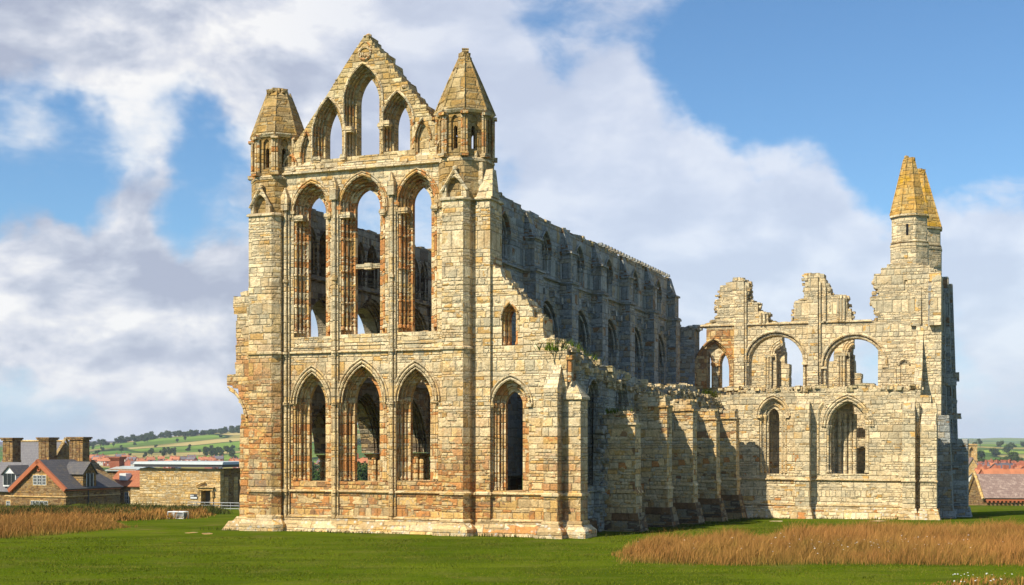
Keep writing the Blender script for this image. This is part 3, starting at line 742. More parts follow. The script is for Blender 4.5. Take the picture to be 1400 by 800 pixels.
# weathered ledge below the gable
bm = bmesh.new()
vs = [bm.verts.new(p) for p in (mF(a0, zt + .2, -.05), mF(a1, zt + .2, -.05), mF(a1, ZTOP + .25, .4), mF(a0, ZTOP + .25, .4), mF(a0, zt + .2, .4), mF(a1, zt + .2, .4))]
for f in ((0, 1, 2, 3), (0, 3, 4), (1, 5, 2), (3, 2, 5, 4)): bm.faces.new([vs[i] for i in f])
rubble(bm, mF, a0, a1, lambda a: zt + .35, .05, .3, 26, .3, .1)
build('gable_ledge', bm, M['palemould'], A)

# ---- south side remnant left of the front (broken springer of the lost aisle)
o1 = [F(x, y) for x, y in ((345, 384), (334, 398), (318.5, 413), (319.5, 422), (324, 430), (323, 462), (322, 505), (318, 512), (310, 516), (310.5, 527), (318, 531), (326, 540), (332, 552), (334, 566), (329, 570), (328, 640), (326, 720))]
out = chain(o1, step=.36, amp=.07) + [(sL + 1.0, -.3), (sL + 1.0, o1[0][1])]
wall('broken_aisle_wall', M['front'], A, mapF(.02), out, [], [0, 1.5])
bm = bmesh.new(); mp = mapF(.0)
for dr in (0, .16): tube(bm, [mp(F(x, y)[0] + dr * .6, F(x, y)[1] - dr, -.02) for x, y in ((312, 529), (320, 534), (327, 543), (332, 554), (335, 566))], .07, 6)
build('hood_mould', bm, M['palemould'], A)
bm = bmesh.new(); bx(bm, fs(300, -.6), fs(345, -.6), -.75, 1.6, -.3, .45, top=(.5, 0, .3, .2)); bx(bm, fs(318, -.3), fs(345, -.3), -.4, 1.5, .4, zp, top=(.2, 0, .2, .2)); build('plinth', bm, M['plinth'], A)

# ---- north aisle end wall (east face)
s_c = fs(775, 0)
slope = [F(x, y) for x, y in ((672, 350), (672, 362), (690, 383), (708, 403), (728, 427), (742, 434), (743, 457), (758, 462), (775, 478))]
g_a = (.34, .16, 0); DA = [0, .25, .5, .8, 1.5]
def opA(l, r, ys, ysp, yap, g):
    sl, sr = fs(l), fs(r); xc = (sl + sr) / 2; y_ = W(xc, 0).y
    return Op(xc, (sr - sl) / 2 - g[0], H + (HZ - ys) / FPX * W(xc, .5).y, H + (HZ - ysp) / FPX * y_, H + (HZ - yap) / FPX * y_ - g[0] * 1.15, g)
wA1 = opA(686, 708, 473, 436, 415, (.26, .12, 0, .4)); wA2 = opA(674, 723, 671, 553, 519, (.52, .26, 0, .4))
out = [(fs(668), -.3), (s_c, -.3), (s_c, slope[-1][1])] + chain(slope[::-1], step=.34, amp=.06)[1:]
out = [p for p in out]
out[-1] = (out[-1][0], out[-1][1])
out.append((fs(668), slope[0][1]))
wall('aisle_end_wall', M['front'], A, mF, out, [wA1, wA2], DA, mat2=M['jamb'])
for o in (wA1, wA2): dress('lancet_moulding', M['jamb'], A, mF, o, DA, shaft_r=.06, base=.02, caps=(o is wA2))
hood('hood_mould', M['mould'], A, mF, wA1, .30, rolls=((0, .06, -.04),), caps=False)
hood('hood_mould', M['palemould'], A, mF, wA2, .56, rolls=((0, .075, -.04), (.16, .05, -.05)), caps=True)
bm = bmesh.new(); rubble(bm, mF, fs(676), s_c, lambda a: float(np.interp(a, [p[0] for p in slope[1:]], [p[1] for p in slope[1:]])) - .1, .3, 1.3, 60, .42, .1); build('broken_wall_top', bm, M['rubble'], A)
bm = bmesh.new(); course(bm, mF, fs(671), s_c, zb); course(bm, mF, fs(671), s_c, zp, .2, .16); build('string_course', bm, M['palemould'], A)
bm = bmesh.new(); bx(bm, fs(652), s_c + .1, -.62, .1, -.3, zp, top=(0, 0, .45, 0)); build('plinth', bm, M['plinth'], A)
# corner pier 1 (projects east) and pier 2 (projects north)
z1p = F(759, 530, -.8)[1]
buttress('aisle_buttress', [(fs(743, -.8), .2), (fs(743, -.8), -.8), (fs(762, -.8), -.8), (fs(762, -.8), .2)], z1p, (zb, zp))
bm = bmesh.new(); a_, b_ = fs(743, -.8), fs(762, -.8); prism(bm, [(a_, -.8), (b_, -.8), (b_, .1), (a_, .1)], z1p, z1p + 1.2, top=[(a_ + .05, .0), (b_ - .05, .0), (b_ - .05, .1), (a_ + .05, .1)]); build('buttress_cap', bm, M['palemould'], A)
bm = bmesh.new(); a_, b_ = fs(772.5, -.1), fs(793.5, -.1); z2p = F(783, 546, -.1)[1]
buttress('aisle_buttress', [(a_, 1.1), (a_, -.08), (b_, -.08), (b_, 1.1)], z2p, (zb, zp))
prism(bm, grow_poly([(a_, -.08), (b_, -.08), (b_, 1.1), (a_, 1.1)], .1), z2p, z2p + .12)
prism(bm, grow_poly([(a_, -.08), (b_, -.08), (b_, 1.1), (a_, 1.1)], .1), z2p + .12, F(776, 521)[1], top=[(a_ + .1, .3), (a_ + .4, .3), (a_ + .4, .6), (a_ + .1, .6)])
build('buttress_cap', bm, M['palemould'], A)
bm = bmesh.new(); tube(bm, [(a_ + .25, -.02, z2p + .9), (a_ + .25, -.02, F(776, 492)[1])], .13, 8); tube(bm, [(a_ + .25, -.02, F(776, 492)[1]), (a_ + .25, -.02, F(776, 486)[1])], .22, 8); build('nook_shaft', bm, M['jamb'], A)

# ---- north clerestory of the presbytery
S0 = 0.0; mN = mapN(S0)
VEND = 41.2
cent = [7.6, 14.1, 20.5, 27.1, 33.7, 40.5]
ztop = 18.25
ops = []; wins = []; arcs = []
bays = [(2.6, 5.4)] + []
bc = [3.9, 10.8, 17.2, 23.7, 30.3, 37.1]
zstr = N(760, 386, .1)[1]
for i, c in enumerate(bc):
    o = Op(c, .52, zstr + .35, 16.2, 17.1, (.45, .18, 0)); wins.append(o)
    if i > 0:
        q = Op(c, 1.75, 8.2, 11.2, 13.15, (.25, 0), thru=True); arcs.append(q)
DN = [0, .3, .6, 1.5]
for q in arcs: q.grow = (.25, 0, None); q.thru = False
top = chain([(VEND, ztop - .1), (34, ztop + .1), (27, ztop - .05), (22, ztop + .05), (14, ztop), (8, ztop + .05), (4, ztop + .3), (1.2, ztop + .5)], step=.7, amp=.12)
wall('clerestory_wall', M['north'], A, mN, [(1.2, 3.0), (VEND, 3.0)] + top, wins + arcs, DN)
for o in wins:
    dress('clerestory_window', M['north'], A, mN, o, DN, shaft_r=.07, base=.1)
    hood('hood_mould', M['north'], A, mN, o, .5, rolls=((0, .07, -.04),), caps=False)
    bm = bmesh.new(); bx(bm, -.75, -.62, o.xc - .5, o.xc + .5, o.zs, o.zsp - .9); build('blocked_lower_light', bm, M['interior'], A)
for q in arcs:
    hood('hood_mould', M['north'], A, mN, q, .32, rolls=((0, .11, -.06), (-.26, .09, .1)), caps=False)
bm = bmesh.new(); e = .003
course(bm, mN, 2.6, VEND, zstr, .18, .16); build('string_course', bm, M['north'], A)
bm = bmesh.new()
for c in bc[1:]:
    for dd in (-2.1, -.9, .9, 2.1):
        z_ = 13.6 if abs(dd) > 1.5 else 13.9
        rough_box(bm, Vector((.16, c + dd, z_)), .45, .42, .42, 0, .25)
build('corbel', bm, M['north'], A)
zoff = 16.6
for c in cent:
    bm = bmesh.new(); bx(bm, -.1, .78, c - .64, c + .64, 3, zstr); bx(bm, -.1, .68, c - .6, c + .6, zstr, zoff)
    bx(bm, -.1, .56, c - .5, c + .5, zoff + .12, ztop - .05, top=(0, .45, .1, .1)); build('clerestory_buttress', bm, M['north'], A)
    bm = bmesh.new(); bx(bm, -.1, .9, c - .74, c + .74, zstr + .01, zstr + .17); bx(bm, -.1, .8, c - .7, c + .7, zoff, zoff + .14); build('string_course', bm, M['north'], A)
bm = bmesh.new(); rubble(bm, mN, 2.8, VEND, lambda a: ztop + (.35 if a < 4 else 0) - .05, .1, 1.4, 190, .42, .1); build('broken_wall_top', bm, M['rubble'], A)
bm = bmesh.new()
for k in range(26): rough_box(bm, Vector((.12, 21.5 + k * .73, ztop + .05)), .4, .3, .2, 0, .2)
build('corbel_table', bm, M['north'], A)

# ---- interior south elevation of the presbytery (seen dark through the lancets)
mS = mapN(-11.1)
piers_s = [5.8, 12.0, 18.3, 24.6, 30.9]
ops = []
ops.append(Op(3.55, 1.55, -.2, 4.2, 6.9, (.15, .08, 0)))
for c in (8.9, 15.15, 21.45, 27.75, 34.0): ops.append(Op(c, 2.25, -.2, 4.2, 7.5, (.45, .22, 0)))
tri = [3.7, 9.7, 15.9, 22.1, 28.3, 34.5]
for c in tri:
    w_ = 1.85 if c < 5 else 2.0
    ops.append(Op(c, w_, 8.9, 11.2, 13.3, (.1 if c < 5 else .5, .05 if c < 5 else .25, 0)))
    for d_ in (-1.55, 0, 1.55): ops.append(Op(c + d_, .5 if d_ else .6, 14.5, 16.2, 17.1, (.1, 0, None), thru=False))
DS = [0, .3, .6, 1.5]
top = chain([(39.5, 17.9), (30, 18.2), (16, 18.1), (1.7, 18.15)], step=.8, amp=.15)
bm = bmesh.new()
low = [o for o in ops if o.zs < 0]; hi = [o for o in ops if o.zs > 0]
for k in range(3):
    base = [(1.7, 4.2)]
    for o in low:
        g = o.grow[k]; base += arch_pts(o.xc, o.hw + g, 0, o.zsp, o.zap + g * 1.1, 8, closed=False)
    plate(bm, mS, base + [(39.5, 4.2)] + top, [o.at(k) for o in hi if o.at(k)], DS[k], DS[k + 1], back=(k == 2))
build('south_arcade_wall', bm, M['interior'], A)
bm = bmesh.new()
for o in ops:
    for k, g in enumerate(o.grow[:2]):
        if o.hw < 1.5 and k: continue
        arch_roll(bm, mS, o.xc, o.hw + g - .09, o.zsp, o.zap + g * 1.15 - .1, .09, (.3 if k == 0 else .6) - .1, jamb=(o.zs + .1) if o.zs > 0 else None)
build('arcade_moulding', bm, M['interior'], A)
bm = bmesh.new()
for z_ in (8.5, 14.15): course(bm, mS, 1.7, 39.5, z_, .18, .2)
for c in piers_s: tube(bm, [mS(c, 5.0, -.1), mS(c, 14.1, -.1)], .16, 8)
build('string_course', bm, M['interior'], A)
# clustered arcade piers
for c in piers_s:
    bm = bmesh.new()
    for k in range(8):
        a = k / 8 * 2 * math.pi
        tube(bm, [(-11.85 + .5 * math.cos(a), c + .5 * math.sin(a), -.8), (-11.85 + .5 * math.cos(a), c + .5 * math.sin(a), 3.9)], .2, 8)
    prism(bm, octo(-11.85, c, .72), 3.9, 4.15, top=octo(-11.85, c, .95)); prism(bm, octo(-11.85, c, .95), -.8, .1, top=octo(-11.85, c, .75))
    build('arcade_pier', bm, M['front'], A)
# interior of the north side: back face arches of the arcade under the clerestory
mI = mapN(-.6)
ops = []
for c in [3.9] + bc[1:]: ops.append(Op(c, 2.1, -.8, 3.6, 7.2, (.3, 0)))
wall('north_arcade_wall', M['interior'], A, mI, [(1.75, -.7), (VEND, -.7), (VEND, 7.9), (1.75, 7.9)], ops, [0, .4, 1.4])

# ---- north aisle wall with its row of buttresses
SA = s_c; mA = mapN(SA)
VA = 36.4
za = N(777, 481, SA)[1]
def aw(px_l, px_r, ysp, yap, ys, grow):
    v0, v1 = N(px_l, 0, SA)[0], N(px_r, 0, SA)[0]; c = (v0 + v1) / 2; y_ = W(SA, c).y
    return Op(c, (v1 - v0) / 2 - grow[0], H + (HZ - ys) / FPX * y_, H + (HZ - ysp) / FPX * y_, H + (HZ - yap) / FPX * y_ - grow[0], grow)
w1 = aw(801, 818, 552, 521, 664, (.35, .12, 0)); w2 = Op(9.9, .7, 5.6, 7.0, 8.3, (.3, .1, None), thru=False)
tops = [(VA, 9.0 - .9), (31, 8.3), (27.5, 8.9), (22, 8.5), (16, 8.4), (12.5, 8.8), (8, 8.9), (5, 9.2), (2.5, za + .1), (.2, za)]
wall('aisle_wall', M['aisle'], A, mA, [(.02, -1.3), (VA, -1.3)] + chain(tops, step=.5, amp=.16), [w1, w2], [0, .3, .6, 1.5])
for o in (w1, w2): dress('lancet_moulding', M['aisle'], A, mA, o, [0, .3, .6, 1.5], shaft_r=.07, base=.1); hood('hood_mould', M['aisle'], A, mA, o, .42, rolls=((0, .08, -.05),), caps=False)
bm = bmesh.new()
zf = lambda a: float(np.interp(a, [p[0] for p in tops][::-1], [p[1] for p in tops][::-1]))
rubble(bm, mA, .3, VA, zf, -.05, 1.5, 330, .42, .18); rubble(bm, mA, 1, VA, lambda a: zf(a) - .5, -.12, .1, 160, .4, .4)
rubble(bm, mA, .3, 12, lambda a: zf(a) + .15, .3, 1.5, 60, .5, .15); build('broken_wall_top', bm, M['rubble'], A)
bm = bmesh.new(); course(bm, mA, .8, VA, 2.15, .2, .12); build('string_course', bm, M['aisle'], A)
bm = bmesh.new(); bx(bm, SA - .2, SA + .55, .8, VA, -1.3, .75, top=(0, .45, 0, 0)); build('plinth', bm, M['algae'], A)
# bay of the aisle by the first buttress: rough projecting masonry
bm = bmesh.new(); prism(bm, [(SA - .1, 4.6), (SA + .35, 4.6), (SA + .35, 6.0), (SA - .1, 6.0)], -.6, 7.4, top=[(SA - .1, 4.9), (SA + .1, 4.9), (SA + .1, 6.0), (SA - .1, 6.0)]); rubble(bm, mA, 4.7, 5.8, lambda a: random.uniform(1, 7.2), -.34, -.25, 60, .35, .3); build('rough_core_masonry', bm, M['aisle'], A)
vb = [5.65, 12.65, 19.25, 26.25, 33.05]
zbt = [N(865, 566, 6.6)[1], N(905, 543, 6.6)[1], N(940, 549, 6.6)[1], N(970, 562, 6.6)[1], N(1000, 562, 6.6)[1]]
for k, (v_, zt_) in enumerate(zip(vb, zbt)):
    bm = bmesh.new(); so = 7.08; gz = -1.3
    bx(bm, SA - .1, so, v_, v_ + 1.25, gz, 2.2); bx(bm, SA - .1, so - .06, v_ + .04, v_ + 1.21, 2.2, zt_ - .55)
    bx(bm, SA - .1, so - .14, v_ + .06, v_ + 1.19, zt_ - .55, zt_, top=(0, .05, .02, .02))
    build('aisle_buttress', bm, M['butt'], A)
    bm = bmesh.new(); bx(bm, SA - .1, so + .08, v_ - .08, v_ + 1.33, 2.1, 2.27, top=(0, .07, .07, .07)); bx(bm, SA - .1, so + .03, v_ - .05, v_ + 1.28, zt_ - .62, zt_ - .5); build('string_course', bm, M['butt'], A)
    bm = bmesh.new(); bx(bm, SA - .1, so + .62, v_ - .42, v_ + 1.65, gz, 1.0, top=(0, .5, .36, .36)); build('plinth', bm, M['algae'], A)
    bm = bmesh.new(); rubble(bm, lambda a, z, d: Vector((a, v_ + d, z)), SA, so - .2, lambda a: zt_ + .04, .05, 1.15, 26, .34, .08); build('broken_wall_top', bm, M['rubble'], A)

# ---- north transept: aisle wall (low, in front) and main east wall (high, behind)
VT, VU = 36.4, 42.8
mT, mU = mapF(VT), mapF(VU)
def FT(px, py): return F(px, py, VT)
def FU(px, py): return F(px, py, VU)
def opV(v, l, r, ys, ysp, yap, g, **kw):
    sl, sr = fs(l, v), fs(r, v); xc = (sl + sr) / 2; y_ = W(xc, v).y
    return Op(xc, (sr - sl) / 2 - g[0], H + (HZ - ys) / FPX * y_, H + (HZ - ysp) / FPX * y_, H + (HZ - yap) / FPX * y_ - g[0] * 1.1, g, **kw)
t1 = opV(VT, 1038, 1076, 648, 569, 545, (.65, .35, 0))
t2 = opV(VT, 1130, 1188, 648, 583, 546, (.24, .12, 0))
t2b = opV(VT, 1117.5, 1134, 648, 568, 549, (.25, None), thru=False)
zT = FT(1100, 533)[1]; zTb = FT(1100, 657)[1]; zTp = FT(1100, 692)[1]; gT = -1.6
sT0, sT1 = SA - 3.0, fs(1281, VT)
top = chain([FT(1281, 560), FT(1262, 540), FT(1240, 531), FT(1190, 530), FT(1130, 531), FT(1080, 534), FT(1030, 533), FT(1003, 540)], step=.5, amp=.12)
DT = [0, .2, .4, .8]
wall('transept_aisle_wall', M['transept'], A, mT, [(SA - .5, gT), (sT1, gT)] + top + [(SA - .5, top[-1][1])], [t1, t2], DT)
dress('lancet_moulding', M['palemould'], A, mT, t1, DT, shaft_r=.08, base=.1); hood('hood_mould', M['palemould'], A, mT, t1, .68, rolls=((0, .08, -.05), (.17, .06, -.05)), caps=True)
dress('lancet_moulding', M['palemould'], A, mT, t2, DT, shaft_r=.08, base=.1); hood('hood_mould', M['palemould'], A, mT, t2, .38, rolls=((0, .1, -.05), (-.2, .09, .02), (.18, .07, -.06)), caps=False)
bm = bmesh.new(); o = Op(t2b.xc, t2b.hw + .2, t2b.zs, t2b.zsp, t2b.zap + .2)
arc = arch_pts(o.xc, o.hw, 0, o.zsp, o.zap, 8, closed=False)[:12]; tube(bm, [mT(x, z, -.05) for x, z in arc], .09, 6); tube(bm, [mT(x * .8 + o.xc * .2, z - .15, -.0) for x, z in arc], .08, 6)
tube(bm, [mT(o.xc - o.hw, o.zs, -.03), mT(o.xc - o.hw, o.zsp, -.03)], .09, 7); build('blind_arch', bm, M['palemould'], A)
bm = bmesh.new(); course(bm, mT, SA, sT1, zTb, .18, .14); course(bm, mT, SA, sT1, zTp, .18, .14); build('string_course', bm, M['palemould'], A)
bm = bmesh.new(); bx(bm, SA, sT1 + .2, VT - .55, VT + .2, gT, zTp, top=(0, 0, .42, 0)); build('plinth', bm, M['plinth'], A)
bm = bmesh.new(); rubble(bm, mT, SA, sT1 - 1.2, lambda a: zT + .15, .0, 1.3, 150, .42, .2)
rubble(bm, mapF(VT + 1.6), SA - 1, sT1 - 3, lambda a: zT - .3, 0, 2.2, 150, .5, .25); build('broken_wall_top', bm, M['rubble'], A)
# vault fill behind the broken wall head
bm = bmesh.new(); bx(bm, SA - .5, t1.xc - 1.4, VT + 1.4, VU + .2, 7.0, zT - .45); build('vault_remnant', bm, M['rubble'], A)
# inner wall seen through the low windows, with wall shafts
bm = bmesh.new()
for px in (1045, 1056, 1140, 1149, 1157, 1164, 1170):
    s_ = fs(px, VT + 2.3); tube(bm, [(s_, VT + 1.75, gT), (s_, VT + 1.75, FT(1100, 566)[1])], .16, 8)
build('inner_shaft', bm, M['transept'], A)
wall('inner_wall', M['transept'], A, mapF(VT + 1.9), [(t1.xc - 2.6, gT), (fs(1172, VT + 2.4), gT), (fs(1172, VT + 2.4), FT(1100, 620)[1]), (fs(1166, VT + 2.4), zT - .8), (t1.xc - 2.6, zT - .8)], [], [0, .8])
def tbut(l, r, ytop, out_, v, base, ysl, mat='transept', slope_in=.6):
    bm = bmesh.new(); a, b = fs(l, v - out_), fs(r, v - out_); z1 = F(l, ysl, v - out_)[1]; z2 = F(l, ytop, v)[1]
    bx(bm, a, b, v - out_, v + .1, base, z1); bx(bm, a + .02, b - .02, v - out_ + .04, v + .1, z1, z2, top=(.05, .05, out_ * slope_in, 0)); build('transept_buttress', bm, M[mat], A)
    bm = bmesh.new()
    if base < 0:
        bx(bm, a - .08, b + .08, v - out_ - .09, v, zTb, zTb + .18, top=(.07, .07, .08, 0)); build('string_course', bm, M['palemould'], A)
        bm = bmesh.new(); bx(bm, a - .5, b + .5, v - out_ - .55, v, gT, zTp, top=(.42, .42, .46, 0)); build('plinth', bm, M['plinth'], A)
    else:
        bx(bm, a - .05, b + .05, v - out_ - .05, v, z1, z1 + .12); build('string_course', bm, M['palemould'], A)
tbut(1086.7, 1106.5, 549, .9, VT, gT, 560)
tbut(1233.5, 1251, 549, 1.0, VT, gT, 560)
tbut(1258, 1280.5, 566, .9, VT, gT, 582)
for px in (1254,): 
    bm = bmesh.new(); s_ = fs(px, VT - .3); tube(bm, [(s_, VT - .3, FT(1250, 596)[1]), (s_, VT - .3, FT(1250, 552)[1])], .2, 8); build('broken_shaft', bm, M['palemould'], A)
# upper wall
u0 = opV(VU, 950.6, 1002, 532, 505, 462, (.35, .12, None), thru=False)
u1 = opV(VU, 1018, 1103, 534, 496, 457, (.35, .02), )
u2 = opV(VU, 1124, 1212.5, 534, 500, 454, (.35, .02))
for o in (u1, u2): o.zap = o.zsp + o.hw * 1.0
dslit = opV(VU, 1231, 1241.5, 527, 499, 494, (0,), thru=True)
sslit = opV(VU, 1236.3, 1240.6, 397, 384, 382.5, (0,), thru=True)
q1 = opV(VU, 958.5, 971.5, 531, 498, 481, (0,)); q2 = opV(VU, 983, 1000, 531, 498, 481, (0,))
prof = [(1286, 372), (1262, 362), (1220.6, 361), (1212, 366), (1204, 374), (1194, 384), (1200, 395), (1190.6, 405.5), (1190.6, 413), (1200, 429), (1193, 440), (1164.5, 440), (1164, 425), (1158.5, 421), (1157, 404), (1136, 402), (1129.5, 387.5), (1121, 374), (1099, 374), (1100.6, 384), (1099, 408), (1086, 414), (1084, 440), (1067, 442), (1050, 438), (1049, 428), (1036, 425), (1036, 414), (1022, 408), (1025, 387), (1012, 379), (1001, 385), (984, 395), (979, 410), (980, 436), (958, 447)]
top = chain([FU(*p) for p in prof], step=.4, amp=.07)
s_end = fs(1286, VU)
outl = [(2.6, 3.0), (s_end, 3.0)] + top + [(2.6, FU(950, 449)[1])]
DU = [0, .3, .45, 1.3]
class Two:                       # the tracery bay: one big arch outside, two lights inside
    def __init__(s, big, a, b): s.big, s.a, s.b = big, a, b
mats = [M['transept']]
bm = bmesh.new()
for k in range(3):
    holes = []
    for o in (u1, u2):
        holes.append(o.at(0 if k == 0 else 1))
    for o in (dslit, sslit): holes.append(o.at(0))
    if k == 0: holes.append(arch_pts(u0.xc, u0.hw + .35, u0.zs, u0.zsp, u0.zap + .38, 9))
    elif k == 1: holes.append(arch_pts(u0.xc, u0.hw + .12, u0.zs, u0.zsp, u0.zap + .12, 9))
    else: holes += [q1.at(0), q2.at(0)]
    plate(bm, mU, outl, holes, DU[k], DU[k + 1], back=(k == 2))
build('transept_upper_wall', bm, M['transept'], A)
# orange masonry of the bay next to the crossing
wall('crossing_bay', M['crossing'], A, mapF(VU - .06), [(2.6, FU(970, 530)[1]), (fs(1016, VU), FU(970, 530)[1]), (fs(1016, VU), FU(1010, 450)[1]), (2.6, FU(1010, 450)[1])], [Op(u0.xc, u0.hw, u0.zs + .02, u0.zsp, u0.zap, (.36,))], [0, .08])
bm = bmesh.new(); 
for r_, g_, d_ in ((.1, .36, -.1), (.1, .2, .1), (.08, .05, .3)): arch_roll(bm, mU, u0.xc, u0.hw + g_, u0.zsp, u0.zap + g_, r_, d_, jamb=u0.zs)
for q in (q1, q2):
    arch_roll(bm, mU, q.xc, q.hw + .06, q.zsp, q.zap + .08, .08, .42, jamb=q.zs)
    for sg in (-1, 1): rough_box(bm, mU(q.xc + sg * (q.hw + .1), q.zsp, .4), .3, .3, .26, 0, .1)
build('tracery', bm, M['crossing'], A)
for o in (u1, u2):
    bm = bmesh.new()
    for r_, g_, d_ in ((.11, .38, -.06), (.12, .14, .12)): arch_roll(bm, mU, o.xc, o.hw + g_, o.zsp, o.zap + g_, r_, d_, n=7)
    for sg in (-1, 1):
        rough_box(bm, mU(o.xc + sg * (o.hw + .22), o.zsp - .1, .12), .5, .5, .22, 0, .1)
        tube(bm, [mU(o.xc + sg * (o.hw + .14), o.zs, .12), mU(o.xc + sg * (o.hw + .14), o.zsp, .12)], .11, 8)
    build('arch_moulding', bm, M['palemould'], A)
for o in (dslit, sslit):
    bm = bmesh.new(); bx(bm, o.xc - o.hw, o.xc + o.hw, VU + .5, VU + .55, o.zs, o.zap); build('slit_shade_panel', bm, M['slit_shade'], A)  # black panel behind each slit stands for the unlit inside
bm = bmesh.new(); arch_roll(bm, mU, dslit.xc, dslit.hw + .12, dslit.zsp, dslit.zap + .15, .08, -.02); build('hood_mould', bm, M['palemould'], A)
# pier strips climbing the upper wall
for (l, r, y0, y1, out_) in ((1003, 1017, 532, 383, .35), (1104, 1118.5, 545, 378, .4)):
    bm = bmesh.new(); a, b = fs(l, VU - out_), fs(r, VU - out_); bx(bm, a, b, VU - out_, VU + .02, F(l, y0, VU - out_)[1], F(l, y1, VU - out_)[1], top=(.05, .05, .2, 0)); build('pier_strip', bm, M['transept'], A)
    bm = bmesh.new(); tube(bm, [(b + .1, VU - .1, F(l, y0, VU)[1]), (b + .1, VU - .1, F(l, y1 + 8, VU)[1])], .09, 7); tube(bm, [(b + .08, VU - .1, F(l, 495, VU)[1]), (b + .08, VU - .1, F(l, 492, VU)[1])], .16, 7); build('wall_shaft', bm, M['palemould'], A)
# ruined clerestory jambs with shafts on the two stumps
bm = bmesh.new()
for px, y0, y1 in ((1040, 444, 428), (1045, 444, 430), (1128, 440, 392), (1146, 440, 405), (1150, 440, 404), (1154, 440, 408)):
    s_ = fs(px, VU); tube(bm, [(s_, VU - .1, FU(px, y0)[1]), (s_, VU - .1, FU(px, y1)[1])], .12, 8)
build('clerestory_shaft', bm, M['palemould'], A)
bm = bmesh.new()
P = [FU(*p) for p in prof]
for (x0, z0_), (x1, z1_) in zip(P, P[1:]):
    L = math.hypot(x1 - x0, z1_ - z0_)
    for k in range(int(L / .16)):
        f = random.random(); rough_box(bm, Vector((x0 + (x1 - x0) * f, VU + random.uniform(.1, 1.2), z0_ + (z1_ - z0_) * f - .06)), random.uniform(.25, .6), .5, random.uniform(.15, .3), 0, .3)
build('broken_wall_top', bm, M['rubble'], A)
bm = bmesh.new(); course(bm, mU, fs(958, VU), fs(1192, VU), FU(1100, 443)[1], .2, .12); build('string_course', bm, M['palemould'], A)
# ---- north end of the transept: buttress block and its stair turrets
def block(name, l, r, v0, v1, z0, ytop, mat='transept', top=None):
    bm = bmesh.new(); a, b = fs(l, v0), fs(r, v0); bx(bm, a, b, v0, v1, z0, F((l + r) / 2, ytop, v0)[1], top=top); return build(name, bm, M[mat], A)
block('turret_buttress', 1200, 1225, VU - .25, VU + .5, 3, 432, top=(0, 0, .3, 0))
block('turret_buttress', 1245, 1259, VU - .25, VU + .5, FU(1240, 446)[1], 392, top=(0, .0, .2, 0))
block('transept_buttress', 1259.5, 1286, VU - 1.3, VU + 1.5, gT, 444, top=(.1, .0, .9, 0))
block('transept_buttress', 1270, 1286.5, VU - .9, VU + 1.4, FU(1270, 446)[1], 376, top=(.2, .0, .3, 0))
# long raking buttress on the lower wall whose sloped edge throws the diagonal shade
bm = bmesh.new(); a, b = fs(1250, VU - 2.2), fs(1258, VU - 2.2)
vs = []
yy0, yy1 = VU - 3.2, VU - .2
z_hi, z_lo = FU(1255, 446)[1], FU(1255, 536)[1]
for x in (a, b + .1): vs += [bm.verts.new(p) for p in ((x, yy0, gT + 6), (x, yy1, gT + 6), (x, yy1, z_hi), (x, yy0 + 1.7, z_lo + 1.6), (x, yy0, z_lo))]
bm.faces.new(vs[:5]); bm.faces.new(vs[5:][::-1])
for i in range(5): bm.faces.new((vs[i], vs[(i + 1) % 5], vs[5 + (i + 1) % 5], vs[5 + i]))
build('raking_buttress', bm, M['transept'], A)
# north face with clasping buttresses going back
sN = fs(1286, VU)
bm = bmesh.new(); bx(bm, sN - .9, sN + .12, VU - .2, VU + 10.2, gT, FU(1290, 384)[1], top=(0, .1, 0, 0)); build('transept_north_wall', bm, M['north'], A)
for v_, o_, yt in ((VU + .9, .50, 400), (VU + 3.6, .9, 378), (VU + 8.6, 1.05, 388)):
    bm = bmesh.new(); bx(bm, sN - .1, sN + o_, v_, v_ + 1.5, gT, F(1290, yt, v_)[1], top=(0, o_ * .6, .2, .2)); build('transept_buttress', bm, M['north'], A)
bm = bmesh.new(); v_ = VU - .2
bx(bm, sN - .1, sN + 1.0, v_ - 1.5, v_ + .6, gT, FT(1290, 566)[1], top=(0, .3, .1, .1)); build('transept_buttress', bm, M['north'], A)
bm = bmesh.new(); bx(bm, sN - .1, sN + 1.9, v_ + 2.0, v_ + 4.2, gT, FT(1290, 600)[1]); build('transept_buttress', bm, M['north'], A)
bm = bmesh.new(); bx(bm, sN - .1, sN + 2.4, v_ + 1.7, v_ + 4.5, gT - .3, -.2, top=(0, .4, .3, .3)); bx(bm, sN - .1, sN + 1.4, v_ - 1.8, v_ + .6, gT - .3, -.2, top=(0, .4, .3, .3)); build('plinth', bm, M['north'], A)
bm = bmesh.new(); zz = FU(1300, 517)[1]
rough_box(bm, Vector((sN + .75, v_ + 2.5, zz + .2)), 1.2, .5, .8, 0, .2); rough_box(bm, Vector((sN + .6, v_ + 2.5, zz - .3)), 1.0, .6, .4, 0, .2)
zz = FU(1300, 572)[1]; rough_box(bm, Vector((sN + .9, v_ + 2.6, zz + .2)), 1.2, .4, .5, 0, .25); zz = FU(1300, 550)[1]; rough_box(bm, Vector((sN + .7, v_ + 2.6, zz + .1)), 1.0, .4, .3, 0, .25)
build('broken_corbel', bm, M['north'], A)
